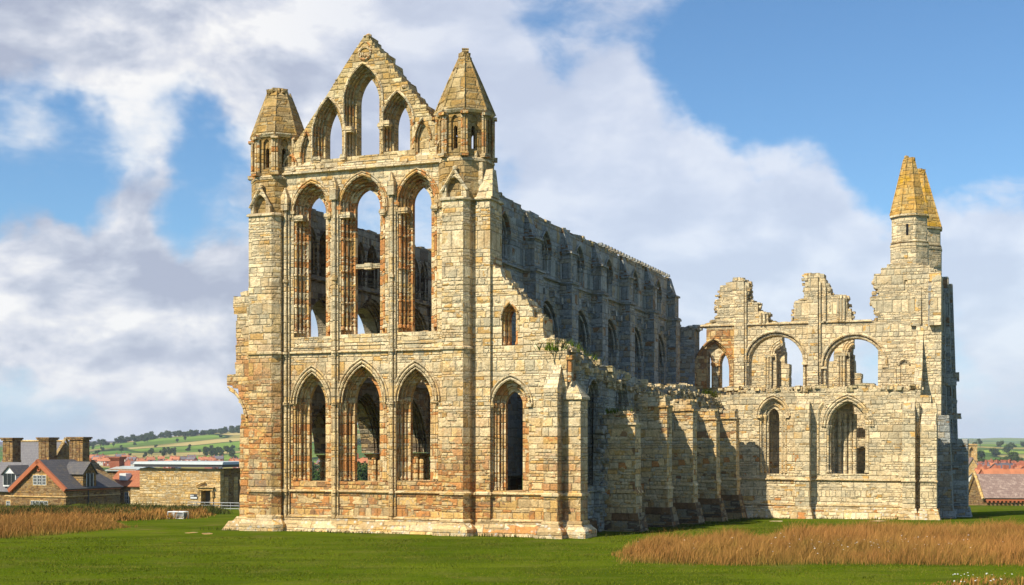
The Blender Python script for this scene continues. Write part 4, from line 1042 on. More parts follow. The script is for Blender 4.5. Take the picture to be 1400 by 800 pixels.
# octagonal turrets with open-backed spires
def north_turret(px_c, vc, rb, y_base, y_str, y_eave, y_tip, cut, top_r, mat):
    s_ = fs(px_c, vc); yw = W(s_, vc).y - rb * .8
    z_ = lambda y: H + (HZ - y) / FPX * yw
    z0_, zs_, ze, zt_ = z_(y_base), z_(y_str), z_(y_eave), z_(y_tip)
    bm = bmesh.new(); prism(bm, octo(s_, vc, rb + .1), 8, zs_); prism(bm, octo(s_, vc, rb), zs_, ze); body = build('stair_turret', bm, M['transept'], A)
    bm = bmesh.new(); prism(bm, octo(s_, vc, rb + .14), zs_ - .06, zs_ + .12); prism(bm, octo(s_, vc, rb + .14), ze - .06, ze + .1); prism(bm, octo(s_, vc, rb + .10), zs_ + .25, zs_ + .33); build('turret_course', bm, M['palemould'], body)
    a = octo(s_, vc, rb); 
    bm = bmesh.new(); bx(bm, s_ - .16, s_ + .02, vc - rb * .924 - .012, vc - rb * .924 + .2, zs_ + .75, ze - .7); build('slit_shade_panel', bm, M['slit_shade'], body)  # black box on the solid turret face paints a dark slit
    bm = bmesh.new(); n = 18; pr = rb + .12; zA = ze + .1
    for i in range(n):
        f = (i + 1) / n; nr = rb + .12 + (top_r - rb - .12) * f; z1 = ze + .1 + (zt_ - ze) * f
        P_, Q_ = octo(s_, vc, pr), octo(s_, vc, nr + .02)
        ks = [k for k in range(8) if k not in cut or f < .12]
        for k in ks:
            p1, p2, q1_, q2_ = P_[k], P_[(k + 1) % 8], Q_[k], Q_[(k + 1) % 8]
            inn = lambda p, t=.30: (s_ + (p[0] - s_) * (1 - t), vc + (p[1] - vc) * (1 - t))
            vs = [bm.verts.new((*p, z)) for p, z in ((p1, zA), (p2, zA), (inn(p2), zA), (inn(p1), zA), (q1_, z1), (q2_, z1), (inn(q2_), z1), (inn(q1_), z1))]
            for fc in ((0, 3, 2, 1), (4, 5, 6, 7), (0, 1, 5, 4), (1, 2, 6, 5), (2, 3, 7, 6), (3, 0, 4, 7)): bm.faces.new([vs[j] for j in fc])
        pr = nr; zA = z1
    for k in range(12):
        a = random.uniform(0, 6.28); rough_box(bm, Vector((s_ + math.cos(a) * top_r * .7, vc + math.sin(a) * top_r * .7 - .1, zt_ + random.uniform(-.2, .15))), .3, .3, .25, a, .3)
    build('spire', bm, M[mat], body)
    bm = bmesh.new()
    for k, (p, q) in enumerate(zip(octo(s_, vc, rb + .12), octo(s_, vc, top_r + .02))):
        if k in cut or (k - 1) % 8 in cut: continue
        tube(bm, [(*p, ze + .1), (*q, zt_)], .07, 5)
    build('spire_rib', bm, M[mat], body)
    return body
north_turret(1243.5, VU + 1.5, 1.42, 361, 335, 294, 214, (0, 1, 7), .42, 'yellow_spire')
north_turret(1259.5, VU + 8.0, 1.62, 372, 340, 312, 231, (2, 3), .30, 'yellow_spire')
# ---- broken west wall of the transept seen through the arches
VW = VU + 11.2; mW = mapF(VW)
def frag(pts, name='west_wall_fragment', mat='transept', arch=None):
    P_ = [F(x, y, VW) for x, y in pts]
    out = chain(P_, step=.4, amp=.1)
    ob = wall(name, M[mat], A, mW, [(P_[-1][0], -2), (P_[0][0], -2)] + out, [], [0, 1.4])
frag([(1079, 534), (1079, 505), (1073, 497), (1072, 480), (1069, 466), (1064, 458), (1050, 452), (1015, 452)])
frag([(1210, 528), (1195, 524), (1177, 526), (1176, 510), (1168, 506), (1168, 498), (1164, 484), (1166, 470), (1165, 458), (1160, 452), (1146, 452), (1140, 472), (1138, 494), (1132, 498), (1132, 534)])
for px, yc in ((1062, 478), (1162, 476)):
    bm = bmesh.new(); s_, z_ = F(px, yc, VW - .1)
    for r_ in (.8, 1.0, 1.2): tube(bm, [(s_ + .6 - r_ * math.cos(t), VW - .5 - (1.2 - r_) * .2, z_ - .6 + r_ * 1.2 * math.sin(t)) for t in [k / 8 * 1.35 for k in range(9)]], .09, 6)
    for dx in (-.35, -.6, -.1): tube(bm, [(s_ + dx - .3, VW - .8, -1), (s_ + dx - .3, VW - .8, z_ - .6)], .12, 8)
    rough_box(bm, Vector((s_ - .6, VW - .7, z_ - .6)), 1.0, .5, .25)
    build('engaged_shafts', bm, M['palemould'], A)
    bm = bmesh.new(); bx(bm, s_ - 1.5, s_ + .15, VW - .75, VW + .02, -1, z_ - .4, top=(.2, .1, .1, 0)); build('added_shadow_pier', bm, M['transept'], A)  # pier added to throw a shadow to its right on the wall
# dark crossing pier left of the tracery bay
bm = bmesh.new(); a = fs(921, VU - .3)
bx(bm, -.2, fs(951, VU) , VU - .35, VU + 1.4, -1.5, FU(940, 449)[1]); rubble(bm, mapF(VU - .35), -.2, fs(956, VU), lambda a: FU(940, 448)[1], 0, 1.5, 30, .5, .25)
build('crossing_pier', bm, M['north'], A)
bm = bmesh.new(); bx(bm, -1.6, .5, VEND - .2, VEND + 1.2, -1.3, FU(930, 436)[1]); rubble(bm, mapF(VEND), -1.4, .6, lambda a: FU(930, 438)[1], 0, 1.2, 12, .5, .3); build('crossing_pier', bm, M['north'], A)

# ------------------------------------------------------------------ ground, far country
def hill(px_az):      # crest height of the country 2.6 km off, by direction
    xs = [-700, -200, 60, 110, 165, 240, 330, 430, 560, 700, 1000, 1300, 1500, 2100]
    ys = [600, 604, 613, 610, 603, 596, 589, 581, 579, 590, 602, 607, 606, 600]
    return float(np.interp(px_az, xs, ys))
def terrain_z(x, y):
    r = math.hypot(x, y)
    if y > 1: px = 700 + FPX * x / y
    else: px = 2100 if x > 0 else -700
    px = max(-700, min(2100, px))
    if r < 175: return ground_z(x, max(y, 0))
    zc = H + (HZ - hill(px)) / FPX * 2600
    far = H + (HZ - float(np.interp(px, [-700, 0, 200, 700, 1310, 1400, 2100], [602, 603, 603, 602, 599, 598, 600]))) / FPX * 8000
    yr = abs(y) if abs(y) > .5 * r else r
    rs = [175, 240, 350, 600, 1000, 1500, 2000, 2600, 3600, 5500, 8000, 9500]
    zs = [ground_z(0, 175), -5.5, -9, -14, -19, -17, -17 + (zc + 17) * .45, zc, zc - 14, zc * .3 + far * .3, far, far - 30]
    z = float(np.interp(yr, rs, zs))
    if r > 240: z += (noise.noise(Vector((x / 260, y / 260, 0))) * .006 + noise.noise(Vector((x / 70, y / 70, 3))) * .0016) * min(r, 2600) * .5
    return z
bm = bmesh.new()
rad = [0, 25, 40, 50, 60, 68, 74, 80, 88, 96, 104, 112, 125, 140, 155, 175, 200, 240, 290, 350, 430, 520, 600, 700, 820, 950, 1100, 1250, 1400, 1600, 1800, 2000, 2200, 2400, 2600, 2800, 3100, 3600, 4300, 5500, 6800, 8000, 9500]
angs = [math.radians(a) for a in list(np.linspace(-40, 40, 161)) + list(range(48, 320, 8))]
rings = []
for r_ in rad[1:]:
    rings.append([bm.verts.new((r_ * math.sin(a), r_ * math.cos(a), terrain_z(r_ * math.sin(a), r_ * math.cos(a)))) for a in angs])
c0 = bm.verts.new((0, 0, 0)); n = len(angs)
for i in range(n): bm.faces.new((c0, rings[0][(i + 1) % n], rings[0][i]))
for q, w in zip(rings, rings[1:]):
    for i in range(n): bm.faces.new((q[i], q[(i + 1) % n], w[(i + 1) % n], w[i]))
m, t, b = new_mat('lawn and fields')
ob = t.obj(); ox, oy, oz = t.sep(ob)
dist = t.vm('LENGTH', ob)
n1 = t.noise(ob, .09, 4, .6); n2 = t.noise(ob, 1.1, 5, .65); n3 = t.noise(t.xyz(t.m('MULTIPLY', ox, 9), t.m('MULTIPLY', oy, 3), 0), 1, 4, .7)
lawn = t.mix(t.ss(n1, .35, .7), (.07, .105, .004), (.125, .155, .010))
lawn = t.mix(t.m('MULTIPLY', t.ss(n2, .45, .75), .55), lawn, (.115, .130, .020))
lawn = t.mix(t.m('MULTIPLY', t.ss(n3, .35, .7), .45), lawn, (.03, .06, .005))
lawn = t.mix(t.m('MULTIPLY', t.ss(t.noise(ob, .33, 5, .7), .5, .64), .5), lawn, (.12, .115, .025))
lawn = t.mix(t.m('MULTIPLY', t.ss(t.noise(t.xyz(t.m('MULTIPLY', ox, .12), t.m('MULTIPLY', oy, .5), 4.0), 1, 4, .6), .48, .60), .6), lawn, (.05, .072, .006))
wornf = t.m('MULTIPLY', t.ss(t.noise(ob, .35, 5, .6), .55, .68), t.ss(oy, 60, 76)); lawn = t.mix(t.m('MULTIPLY', wornf, .35), lawn, (.20, .14, .055))
vo = t.add('ShaderNodeTexVoronoi'); vo.feature = 'F1'; sc_ = t.xyz(t.m('DIVIDE', ox, 330), t.m('DIVIDE', oy, 420), 0)
sc_ = t.vm('ADD', sc_, t.vm('SCALE', t.noise(sc_, 1.2, 2, col=True), scale=.35)); t.put(vo.inputs['Vector'], sc_); vo.inputs['Scale'].default_value = 1.6
cs = t.sep(vo.outputs['Color'])[0]
fields = t.ramp(cs, [(0, (.10, .19, .03)), (.22, (.16, .25, .04)), (.4, (.34, .28, .09)), (.52, (.09, .15, .03)), (.7, (.22, .30, .05)), (.86, (.42, .33, .13)), (1, (.12, .2, .04))], 'CONSTANT')
ve = t.add('ShaderNodeTexVoronoi'); ve.feature = 'DISTANCE_TO_EDGE'; t.put(ve.inputs['Vector'], sc_); ve.inputs['Scale'].default_value = 1.6
fields = t.mix(t.ss(ve.outputs['Distance'], .01, .035, 1, 0), fields, (.018, .035, .012))
fields = t.mix(t.m('MULTIPLY', t.ss(t.noise(ob, .006, 4), .4, .65), .6), fields, (.045, .08, .02))
scrub = t.mix(n2, (.03, .06, .012), (.07, .11, .02))
c = t.mix(t.ss(dist, 160, 230), lawn, scrub); c = t.mix(t.ss(dist, 900, 1300), c, fields)
moor = t.mix(t.noise(t.xyz(t.m('DIVIDE', ox, 900), t.m('DIVIDE', oy, 900), t.m('DIVIDE', oz, 30)), 1, 4), (.10, .055, .115), (.07, .075, .07))
c = t.mix(t.m('MULTIPLY', t.ss(dist, 4200, 6000), t.ss(ox, 1700, 500)), c, moor)
t.l.new(c, b.inputs['Base Color']); b.inputs['Roughness'].default_value = 1; b.inputs['Specular IOR Level'].default_value = .0
hb = t.m('ADD', n3, t.m('MULTIPLY', t.noise(ob, 16, 3, .7), .6)); t.l.new(t.bump(hb, .06, .8), b.inputs['Normal'])
tag(build('ground', bm, m, smooth=True, uv=False), kind='structure')

# bare sandy footing in front of the abbey's south corner
def in_poly(x, y, P):
    c = False; j = len(P) - 1
    for i in range(len(P)):
        if (P[i][1] > y) != (P[j][1] > y) and x < (P[j][0] - P[i][0]) * (y - P[i][1]) / (P[j][1] - P[i][1]) + P[i][0]: c = not c
        j = i
    return c
def blades(name, polys, dens, hgt, width, mat, seed, zfn=None, lean=.35, edge_fade=1.2, segs=2, clumpy=0.5):
    rnd = np.random.default_rng(seed); verts = []; cols = []
    for P in polys:
        xs = [p[0] for p in P]; ys = [p[1] for p in P]
        area = (max(xs) - min(xs)) * (max(ys) - min(ys)); n_ = int(area * dens)
        X = rnd.uniform(min(xs), max(xs), n_); Y = rnd.uniform(min(ys), max(ys), n_)
        keep = [i for i in range(n_) if in_poly(X[i] + .5 * noise.noise(Vector((X[i], Y[i], 0))), Y[i] + .8 * noise.noise(Vector((X[i] * .6, Y[i] * .6, 9))), P)]
        for i in keep:
            x, y = X[i], Y[i]
            nz = noise.noise(Vector((x * .45, y * .45, 2.0))) * .7 + noise.noise(Vector((x * 2.6, y * 2.6, 4.0))) * .3
            if rnd.random() < clumpy * max(0, .25 - nz): continue
            ed_ = 1e9
            for (ax_, ay_), (bx_, by_) in zip(P, P[1:] + P[:1]):
                L2 = (bx_ - ax_) ** 2 + (by_ - ay_) ** 2 + 1e-9; tt_ = max(0, min(1, ((x - ax_) * (bx_ - ax_) + (y - ay_) * (by_ - ay_)) / L2)); ed_ = min(ed_, math.hypot(x - ax_ - tt_ * (bx_ - ax_), y - ay_ - tt_ * (by_ - ay_)))
            if hgt > .2 and rnd.random() > .25 + ed_ / 1.4: continue
            h = hgt * (min(1, .3 + ed_ / 1.8) if hgt > .2 else 1) * max(.25, 1 + nz * 1.1) * rnd.uniform(.35, 1.25)
            verts.append((x, y, terrain_z(x, y) - .02, h, nz))
    Vd = np.array(verts); n_ = len(Vd)
    th = rnd.uniform(0, 2 * math.pi, n_); w = width * rnd.uniform(.6, 1.4, n_); lx = rnd.normal(.12, lean, n_) * Vd[:, 3]; ly = rnd.normal(0, lean, n_) * Vd[:, 3]
    tx, ty = np.cos(th) * w / 2, np.sin(th) * w / 2
    co = np.zeros((n_, 5, 3))
    b0 = Vd[:, :3]
    co[:, 0] = b0; co[:, 0, 0] -= tx; co[:, 0, 1] -= ty
    co[:, 1] = b0; co[:, 1, 0] += tx; co[:, 1, 1] += ty
    mid = b0.copy(); mid[:, 2] += Vd[:, 3] * .6; mid[:, 0] += lx * .35; mid[:, 1] += ly * .35
    co[:, 2] = mid; co[:, 2, 0] += tx * .8; co[:, 2, 1] += ty * .8
    co[:, 3] = mid; co[:, 3, 0] -= tx * .8; co[:, 3, 1] -= ty * .8
    tip = b0.copy(); tip[:, 2] += Vd[:, 3]; tip[:, 0] += lx; tip[:, 1] += ly
    co[:, 4] = tip
    me = bpy.data.meshes.new(name)
    me.vertices.add(n_ * 5); me.vertices.foreach_set('co', co.reshape(-1))
    base = np.arange(n_)[:, None] * 5
    loops = np.concatenate([base + 0, base + 1, base + 2, base + 3, base + 3, base + 2, base + 4], axis=1).reshape(-1)
    me.loops.add(len(loops)); me.loops.foreach_set('vertex_index', loops.astype(np.int32))
    me.polygons.add(n_ * 2)
    st = np.stack([np.arange(n_) * 7, np.arange(n_) * 7 + 4], 1).reshape(-1); me.polygons.foreach_set('loop_start', st.astype(np.int32))
    at = me.attributes.new('rnd', 'FLOAT', 'POINT'); at.data.foreach_set('value', np.repeat(rnd.random(n_), 5).astype(np.float32))
    at = me.attributes.new('hh', 'FLOAT', 'POINT'); at.data.foreach_set('value', np.tile(np.array([0, 0, .6, .6, 1.0]), n_).astype(np.float32))
    me.update(calc_edges=True); me.validate(); me.materials.append(mat)
    o = link(bpy.data.objects.new(name, me)); return o
def blade_mat(name, lo_, hi_, tipc, patch):
    m, t, b = new_mat(name); r_ = t.val('rnd'); h_ = t.val('hh')
    c = t.mix(r_, lo_, hi_); pt = t.ss(t.noise(t.obj(), .22, 5, .65), .46, .56); c = t.mix(t.m('MULTIPLY', pt, .7), c, patch); c = t.mix(t.m('MULTIPLY', h_, .75), c, t.mix(r_, tipc, tuple(x * .55 for x in tipc)))
    gg_ = t.m('MULTIPLY', t.m('ADD', t.m('MULTIPLY', r_, .6), .48, t.m('MULTIPLY', t.noise(t.obj(), .8, 5, .7), 1.15)), t.m('ADD', .6, t.m('MULTIPLY', t.noise(t.obj(), .13, 4, .6), .8))); c = t.mix(1.0, c, t.xyz(gg_, gg_, gg_), 'MULTIPLY')
    gr_ = t.ss(t.noise(t.vm('ADD', t.obj(), (31.0, 7.0, 0.0)), .35, 4, .65), .56, .68); c = t.mix(t.m('MULTIPLY', gr_, .38), c, patch)
    t.l.new(c, b.inputs['Base Color']); b.inputs['Roughness'].default_value = .9; b.inputs['Specular IOR Level'].default_value = .03
    return m
gp = lambda *P: [tuple(G(*p).xy) for p in P]
M['straw'] = blade_mat('dry seeding grass', (.09, .14, .014), (.38, .18, .05), (.80, .34, .11), (.22, .21, .035))
M['green_blade'] = blade_mat('lawn blades', (.075, .11, .005), (.15, .18, .010), (.21, .245, .018), (.21, .175, .035))
M['weed'] = blade_mat('dark meadow weeds', (.03, .06, .01), (.08, .10, .02), (.16, .14, .04), (.05, .08, .015))
right = gp((838, 758), (845, 771), (1000, 776), (1150, 773), (1300, 775), (1480, 775), (1480, 729), (1330, 727), (1200, 727), (1110, 729), (1040, 737), (960, 741), (870, 745))
tag(blades('long_grass', [right], 300, .62, .015, M['straw'], 3), 'russet seeding long grass in front of the north transept', 'grass', kind='stuff')
left1 = gp((-60, 742), (60, 734), (130, 727), (184, 722), (150, 714), (60, 711), (-60, 711))
left2 = gp((-60, 713), (120, 711), (230, 706), (320, 703), (310, 698), (180, 696), (-60, 699))
tag(blades('long_grass', [left1], 170, .5, .018, M['straw'], 4), 'russet long grass patch at the left edge of the lawn', 'grass', kind='stuff')
tag(blades('meadow_weeds', [left2], 34, .60, .05, M['weed'], 5), 'dark green weeds in front of the stone visitor building', 'weeds', kind='stuff')
tag(blades('meadow_grass', [gp((-60, 716), (120, 715), (280, 709), (300, 704), (180, 701), (-60, 703))], 40, .5, .05, M['straw'], 15), 'brown meadow grass mixed with the weeds at left', 'grass', kind='stuff')
near = gp((-40, 806), (1440, 806), (1440, 735), (1010, 712), (800, 737), (300, 735), (-40, 735))
tag(blades('lawn_grass', [near], 110, .055, .028, M['green_blade'], 6, clumpy=.2), 'short mown green grass of the lawn', 'grass', kind='stuff')
tag(blades('lawn_edge_grass', [gp((1180, 812), (1480, 812), (1480, 792), (1300, 795))], 60, .3, .03, M['straw'], 8), 'thin dry grass at the lower right corner', 'grass', kind='stuff')
# rough growth along the foot of the walls
Lw = lambda q, v_: tuple((P0 + U * q + V * v_).xy)
foot = [[Lw(-16.5, -1.0), Lw(-16.5, -1.35), Lw(SA + .9, -1.4), Lw(SA + .9, -.9), Lw(SA - 1, -.7), Lw(-12, -.7)],
        [Lw(SA + .5, 1.2), Lw(SA + 1.5, 1.2), Lw(7.6, 5.5), Lw(8.1, 33), Lw(8.1, VT - .4), Lw(fs(1281, VT), VT - .4), Lw(fs(1281, VT), VT - 1.1), Lw(8.6, VT - 1.1), Lw(8.3, 20), Lw(8.2, 5), Lw(6.8, 1.0)]]
tag(blades('verge_weeds', foot, 90, .19, .03, M['weed'], 21, clumpy=1.5), 'rough unmown grass and weeds along the foot of the abbey walls', 'weeds', kind='stuff')
# white flower heads
m = flat_mat('white flower', (.75, .75, .7), .7)
bm = bmesh.new(); rnd = random.Random(5)
for _ in range(110):
    px, py = rnd.gauss(1190, 110), rnd.gauss(757, 5)
    if rnd.random() < .3: px, py = rnd.uniform(1300, 1420), rnd.uniform(793, 806)
    if py > 806 or py < 740 or px > 1470: continue
    g = G(px, py); bmesh.ops.create_icosphere(bm, subdivisions=1, radius=rnd.uniform(.02, .045), matrix=Matrix.Translation(g + Vector((0, 0, rnd.uniform(.35, .6) if py < 780 else .25))) @ Matrix.Diagonal((1, 1, .4, 1)))
tag(build('wild_flowers', bm, m, uv=False), 'scattered white flower heads in the russet grass', 'flowers', kind='stuff')
# tuft of grass on the aisle wall head
def tuft(name, c_local, n_, rx, ry, hgt, label, mat='green_blade'):
    rnd = random.Random(n_); bm = bmesh.new(); Mx = A.matrix_basis if False else Matrix.Translation(P0) @ Matrix.Rotation(-ANG, 4, 'Z')
    for _ in range(n_):
        p = Vector((c_local[0] + rnd.gauss(0, rx), c_local[1] + rnd.gauss(0, ry), c_local[2])); h = hgt * rnd.uniform(.4, 1.2); a = rnd.uniform(0, 6.28); w = .035
        l = Vector((rnd.gauss(0, .35) * h, rnd.gauss(0, .35) * h, h))
        vs = [bm.verts.new(Mx @ q) for q in (p + Vector((math.cos(a) * w, math.sin(a) * w, 0)), p - Vector((math.cos(a) * w, math.sin(a) * w, 0)), p + l)]
        bm.faces.new(vs)
    o = build(name, bm, M[mat], uv=False, recalc=False)
    tag(o, label, 'grass')
M['tuft'] = blade_mat('bright tuft blades', (.16, .24, .02), (.25, .27, .04), (.3, .3, .05), (.2, .26, .03))  # brighter, yellower blades than those of the lawn
tuft('grass_tuft', (SA - .7, 1.6, za + .05), 520, .3, 1.1, .62, 'bright green grass tuft growing on the aisle wall top', 'tuft')
tuft('grass_tuft', (SA - .5, 4.4, za - .2), 160, .3, .8, .45, 'small dry tuft further along the broken aisle wall top', 'tuft')
tuft('creeper_tuft', (SA - .2, 34.0, 8.3), 260, .2, .8, .6, 'dark green plant on the wall top beside the transept', 'green_blade')
tuft('grass_tuft', (SA + .6, 6.2, zbt[0]), 140, .4, .4, .35, 'yellow green tuft on the first aisle buttress', 'tuft')

for i, (px, py, sz, lab) in enumerate(((864 - 620, 742, .16, 'small pale stone lying alone on the left lawn'), (262, 729, .3, 'flat reddish slab half sunk in the grass left of the plinth'), (283, 730, .34, 'larger flat footing stone next to the plinth corner'), (1060, 713, .4, 'fallen block at the foot of the transept buttress'), (1200, 713, .5, 'low broken stone at the base of the transept wall'))):
    bm = bmesh.new(); g = G(px, py); rough_box(bm, g + Vector((0, 0, -.02)), sz * 2.6, sz * 1.6, sz * .3, i, .3)
    o = build('fallen_stone', bm, M['butt']); tag(o, lab, 'stone')
# ------------------------------------------------------------------ buildings round the abbey
class Frame:                     # a building's own axes: origin at its near corner
    def __init__(s, px, Y, deg, z=0):
        s.o = Vector(((px - 700) / FPX * Y, Y, z)); a = R(deg); s.a = a
        s.u = Vector((math.cos(a), -math.sin(a), 0)); s.v = Vector((math.sin(a), math.cos(a), 0))
    def F(s, px, py, v=0.0):
        t = (px - 700) / FPX; P = s.o + s.v * v; q = (t * P.y - P.x) / (s.u.x - t * s.u.y)
        return q, H + (HZ - py) / FPX * (P + s.u * q).y - s.o.z
    def N(s, px, py, q=0.0):
        t = (px - 700) / FPX; P = s.o + s.u * q; r = (t * P.y - P.x) / (s.v.x - t * s.v.y)
        return r, H + (HZ - py) / FPX * (P + s.v * r).y - s.o.z
    def empty(s, name, label, cat, group=None): return empty(name, s.o, -s.a, label, cat, group)
M['house_stone'] = stone_mat('dressed brown house stone', ['tan', 'brown', 'ochre', 'tan', 'orange', 'tan'], ['tan', 'ochre', 'brown', 'tan', 'tan', 'ochre'], -10, 5, h=.24, wmin=.3, wmax=.7, stain=.4, tint=(.62, .58, .55))
M['centre_stone'] = stone_mat('visitor building stone', ['sand', 'tan', 'ochre', 'sand', 'pale', 'ochre', 'brown'], ['sand', 'ochre', 'tan', 'sand', 'pale', 'ochre', 'tan'], -10, 5, h=.2, wmin=.3, wmax=.8, stain=.2)
M['quoin'] = stone_mat('quoin stone', ['tan', 'sand', 'ochre'], ['tan', 'sand', 'ochre'], -10, 5, h=.4, stain=.3)
def tile_mat(name, c1, c2, w=.3, h=.22, moss=None):
    m, t, b = new_mat(name); br = t.add('ShaderNodeTexBrick'); uv = t.uv(); u, v, _ = t.sep(uv)
    t.put(br.inputs['Vector'], t.obj() if False else uv)
    br.inputs['Color1'].default_value = (*c1, 1); br.inputs['Color2'].default_value = (*c2, 1); br.inputs['Mortar'].default_value = (*[x * .4 for x in c1], 1)
    br.inputs['Scale'].default_value = 1; br.inputs['Brick Width'].default_value = w; br.inputs['Row Height'].default_value = h; br.inputs['Mortar Size'].default_value = .012
    n_ = t.noise(t.obj(), .8, 5, .65); c = t.mix(t.m('MULTIPLY', n_, .5), br.outputs[0], tuple(x * .5 for x in c1))
    if moss: c = t.mix(t.m('MULTIPLY', t.ss(t.noise(t.obj(), 1.7, 5, .65), .5, .65), .7), c, moss)
    t.l.new(c, b.inputs['Base Color']); b.inputs['Roughness'].default_value = .8; t.l.new(t.bump(br.outputs[1], .04, -.6), b.inputs['Normal']); return m
M['slate'] = tile_mat('grey slate', (.085, .08, .085), (.12, .11, .11), moss=(.13, .11, .08))
M['slate_pale'] = tile_mat('pale grey slate', (.16, .15, .16), (.20, .19, .19))
M['redtile'] = tile_mat('orange clay tile', (.36, .11, .045), (.44, .16, .06), .25, .3)
M['stone_slate'] = tile_mat('lichened stone slate', (.24, .16, .13), (.30, .21, .17), .5, .35, moss=(.40, .30, .24))
M['terracotta'] = flat_mat('terracotta verge', (.40, .12, .045), .8, .15, 6)
M['brick'] = tile_mat('red brick', (.36, .11, .06), (.44, .16, .08), .23, .08)
M['white'] = flat_mat('white paint', (.72, .72, .70), .5, .05)
M['glass'] = flat_mat('dark window glass', (.03, .035, .04), .08, .1)
M['lead'] = flat_mat('pale roof sheet', (.42, .46, .44), .4, .08)
M['darkmetal'] = flat_mat('dark fascia', (.06, .06, .065), .5, .1)
M['steel'] = flat_mat('galvanised steel', (.30, .31, .32), .35, .08)
M['wood'] = flat_mat('grey oak door', (.14, .11, .08), .8, .2)
def mullion_window(parent, mp, a0, a1, z0, z1, n, frame='white', recess=.12, rows=2):
    bm = bmesh.new()
    for q in ((a0 - .1, a1 + .1, z0 - .12, z0), (a0 - .1, a1 + .1, z1, z1 + .12), (a0 - .1, a0, z0, z1), (a1, a1 + .1, z0, z1)):
        c = [mp(q[0], q[2], -.05), mp(q[1], q[3], .05)]; bx(bm, *sorted((c[0].x, c[1].x)), *sorted((c[0].y, c[1].y)), *sorted((c[0].z, c[1].z)))
    w_ = build('window', bm, M['quoin'], parent)
    bm = bmesh.new(); c = [mp(a0, z0, -.005), mp(a1, z1, .03)]; bx(bm, *sorted((c[0].x, c[1].x)), *sorted((c[0].y, c[1].y)), *sorted((c[0].z, c[1].z))); build('pane', bm, M['glass'], w_)
    bm = bmesh.new(); k = (a1 - a0) / n
    for i in range(n):
        x0, x1 = a0 + k * i + .06, a0 + k * (i + 1) - .06; b = .055
        bars = [(x0, x0 + b, z0, z1), (x1 - b, x1, z0, z1), (x0, x1, z0, z0 + b), (x0, x1, z1 - b, z1), ((x0 + x1) / 2 - .02, (x0 + x1) / 2 + .02, z0, z1)]
        for r_ in range(1, rows + 1): bars.append((x0, x1, z0 + (z1 - z0) * r_ / (rows + 1) - .02, z0 + (z1 - z0) * r_ / (rows + 1) + .02))
        for q in bars:
            c = [mp(q[0], q[2], -.04), mp(q[1], q[3], -.008)]; bx(bm, *sorted((c[0].x, c[1].x)), *sorted((c[0].y, c[1].y)), *sorted((c[0].z, c[1].z)))
    build('glazing_bars', bm, M[frame], w_)
    return w_
def poly(bm, pts, th=None):
    n_ = None
    vs = [bm.verts.new(p) for p in pts]; f = bm.faces.new(vs)
    if th:
        n_ = (Vector(pts[1]) - Vector(pts[0])).cross(Vector(pts[2]) - Vector(pts[0])).normalized()
        if n_.z > 0: n_ = -n_
        ws = [bm.verts.new(Vector(p) + n_ * th) for p in pts]; bm.faces.new(ws[::-1])
        for i in range(len(pts)): bm.faces.new((vs[i], vs[(i + 1) % len(pts)], ws[(i + 1) % len(pts)], ws[i]))
def chimney(parent, fr, l, r, ytop, ybot, v, flutes=4, dep=1.1, mat='house_stone'):
    a, z1 = fr.F(l, ytop, v); b, _ = fr.F(r, ytop, v); z0 = fr.F(l, ybot, v)[1]; bm = bmesh.new(); cap = .12 * (b - a) 
    bx(bm, a, b, v, v + dep, z0 - .6, z0); k = (b - a) / flutes
    for i in range(flutes): bx(bm, a + k * i + .04, a + k * (i + 1) - .04, v + .05, v + dep - .05, z0, z1 - .35)
    bx(bm, a + .08, b - .08, v + .12, v + dep - .12, z0, z1 - .3)
    bx(bm, a - cap * .5, b + cap * .5, v - .1, v + dep + .1, z1 - .38, z1 - .2); bx(bm, a - cap, b + cap, v - .18, v + dep + .18, z1 - .2, z1)
    return build('chimney', bm, M[mat], parent)
# --- gabled stone house at the left edge
fr = Frame(90, 160, 25, -5)
hs = fr.empty('gabled_house', 'stone house at the left edge with terracotta edged gable and three tall chimneys', 'house')
gl, gr, ga = fr.F(15, 668), fr.F(90.5, 667), fr.F(53.5, 630)
Dm = fr.N(164, 660)[0]
bm = bmesh.new(); plate(bm, mapF(0), [(gl[0], 0), (0, 0), (0, gr[1]), (ga[0], ga[1]), (gl[0], gl[1])], [], 0, Dm, back=True); build('wall', bm, M['house_stone'], hs)
bm = bmesh.new(); ov = .35
rz, ez = ga[1] + .12, gr[1] - .05
poly(bm, [(ga[0], -ov, rz), (ov, -ov, ez - .1), (ov, Dm + ov, ez - .1), (ga[0], Dm - 3.6, rz)], .14)
poly(bm, [(ga[0], -ov, rz), (gl[0] - ov, -ov, ez - .1), (gl[0] - ov, Dm + ov, ez - .1), (ga[0], Dm - 3.6, rz)], .14)
poly(bm, [(ga[0], Dm - 3.6, rz), (ov, Dm + ov, ez - .1), (gl[0] - ov, Dm + ov, ez - .1)], .14)
rf = build('roof', bm, M['slate'], hs)
bm = bmesh.new()
for (p, q) in ((ga, (gr[0] + .25, gr[1] - .3)), (ga, (gl[0] - .25, gl[1] - .3))):
    d = Vector((q[0] - p[0], 0, q[1] - p[1])); L = d.length; d.normalize(); nn = Vector((-d.z, 0, d.x)); nn = nn if nn.z < 0 else -nn
    a = Vector((p[0], -.38, p[1] + .2)); vs = [a, a + d * L, a + d * L + nn * .48, a + nn * .55]
    F_ = [bm.verts.new(x) for x in vs]; B_ = [bm.verts.new(x + Vector((0, .36, 0))) for x in vs]
    bm.faces.new(F_); bm.faces.new(B_[::-1])
    for i in range(4): bm.faces.new((F_[i], F_[(i + 1) % 4], B_[(i + 1) % 4], B_[i]))
build('verge', bm, M['terracotta'], rf)
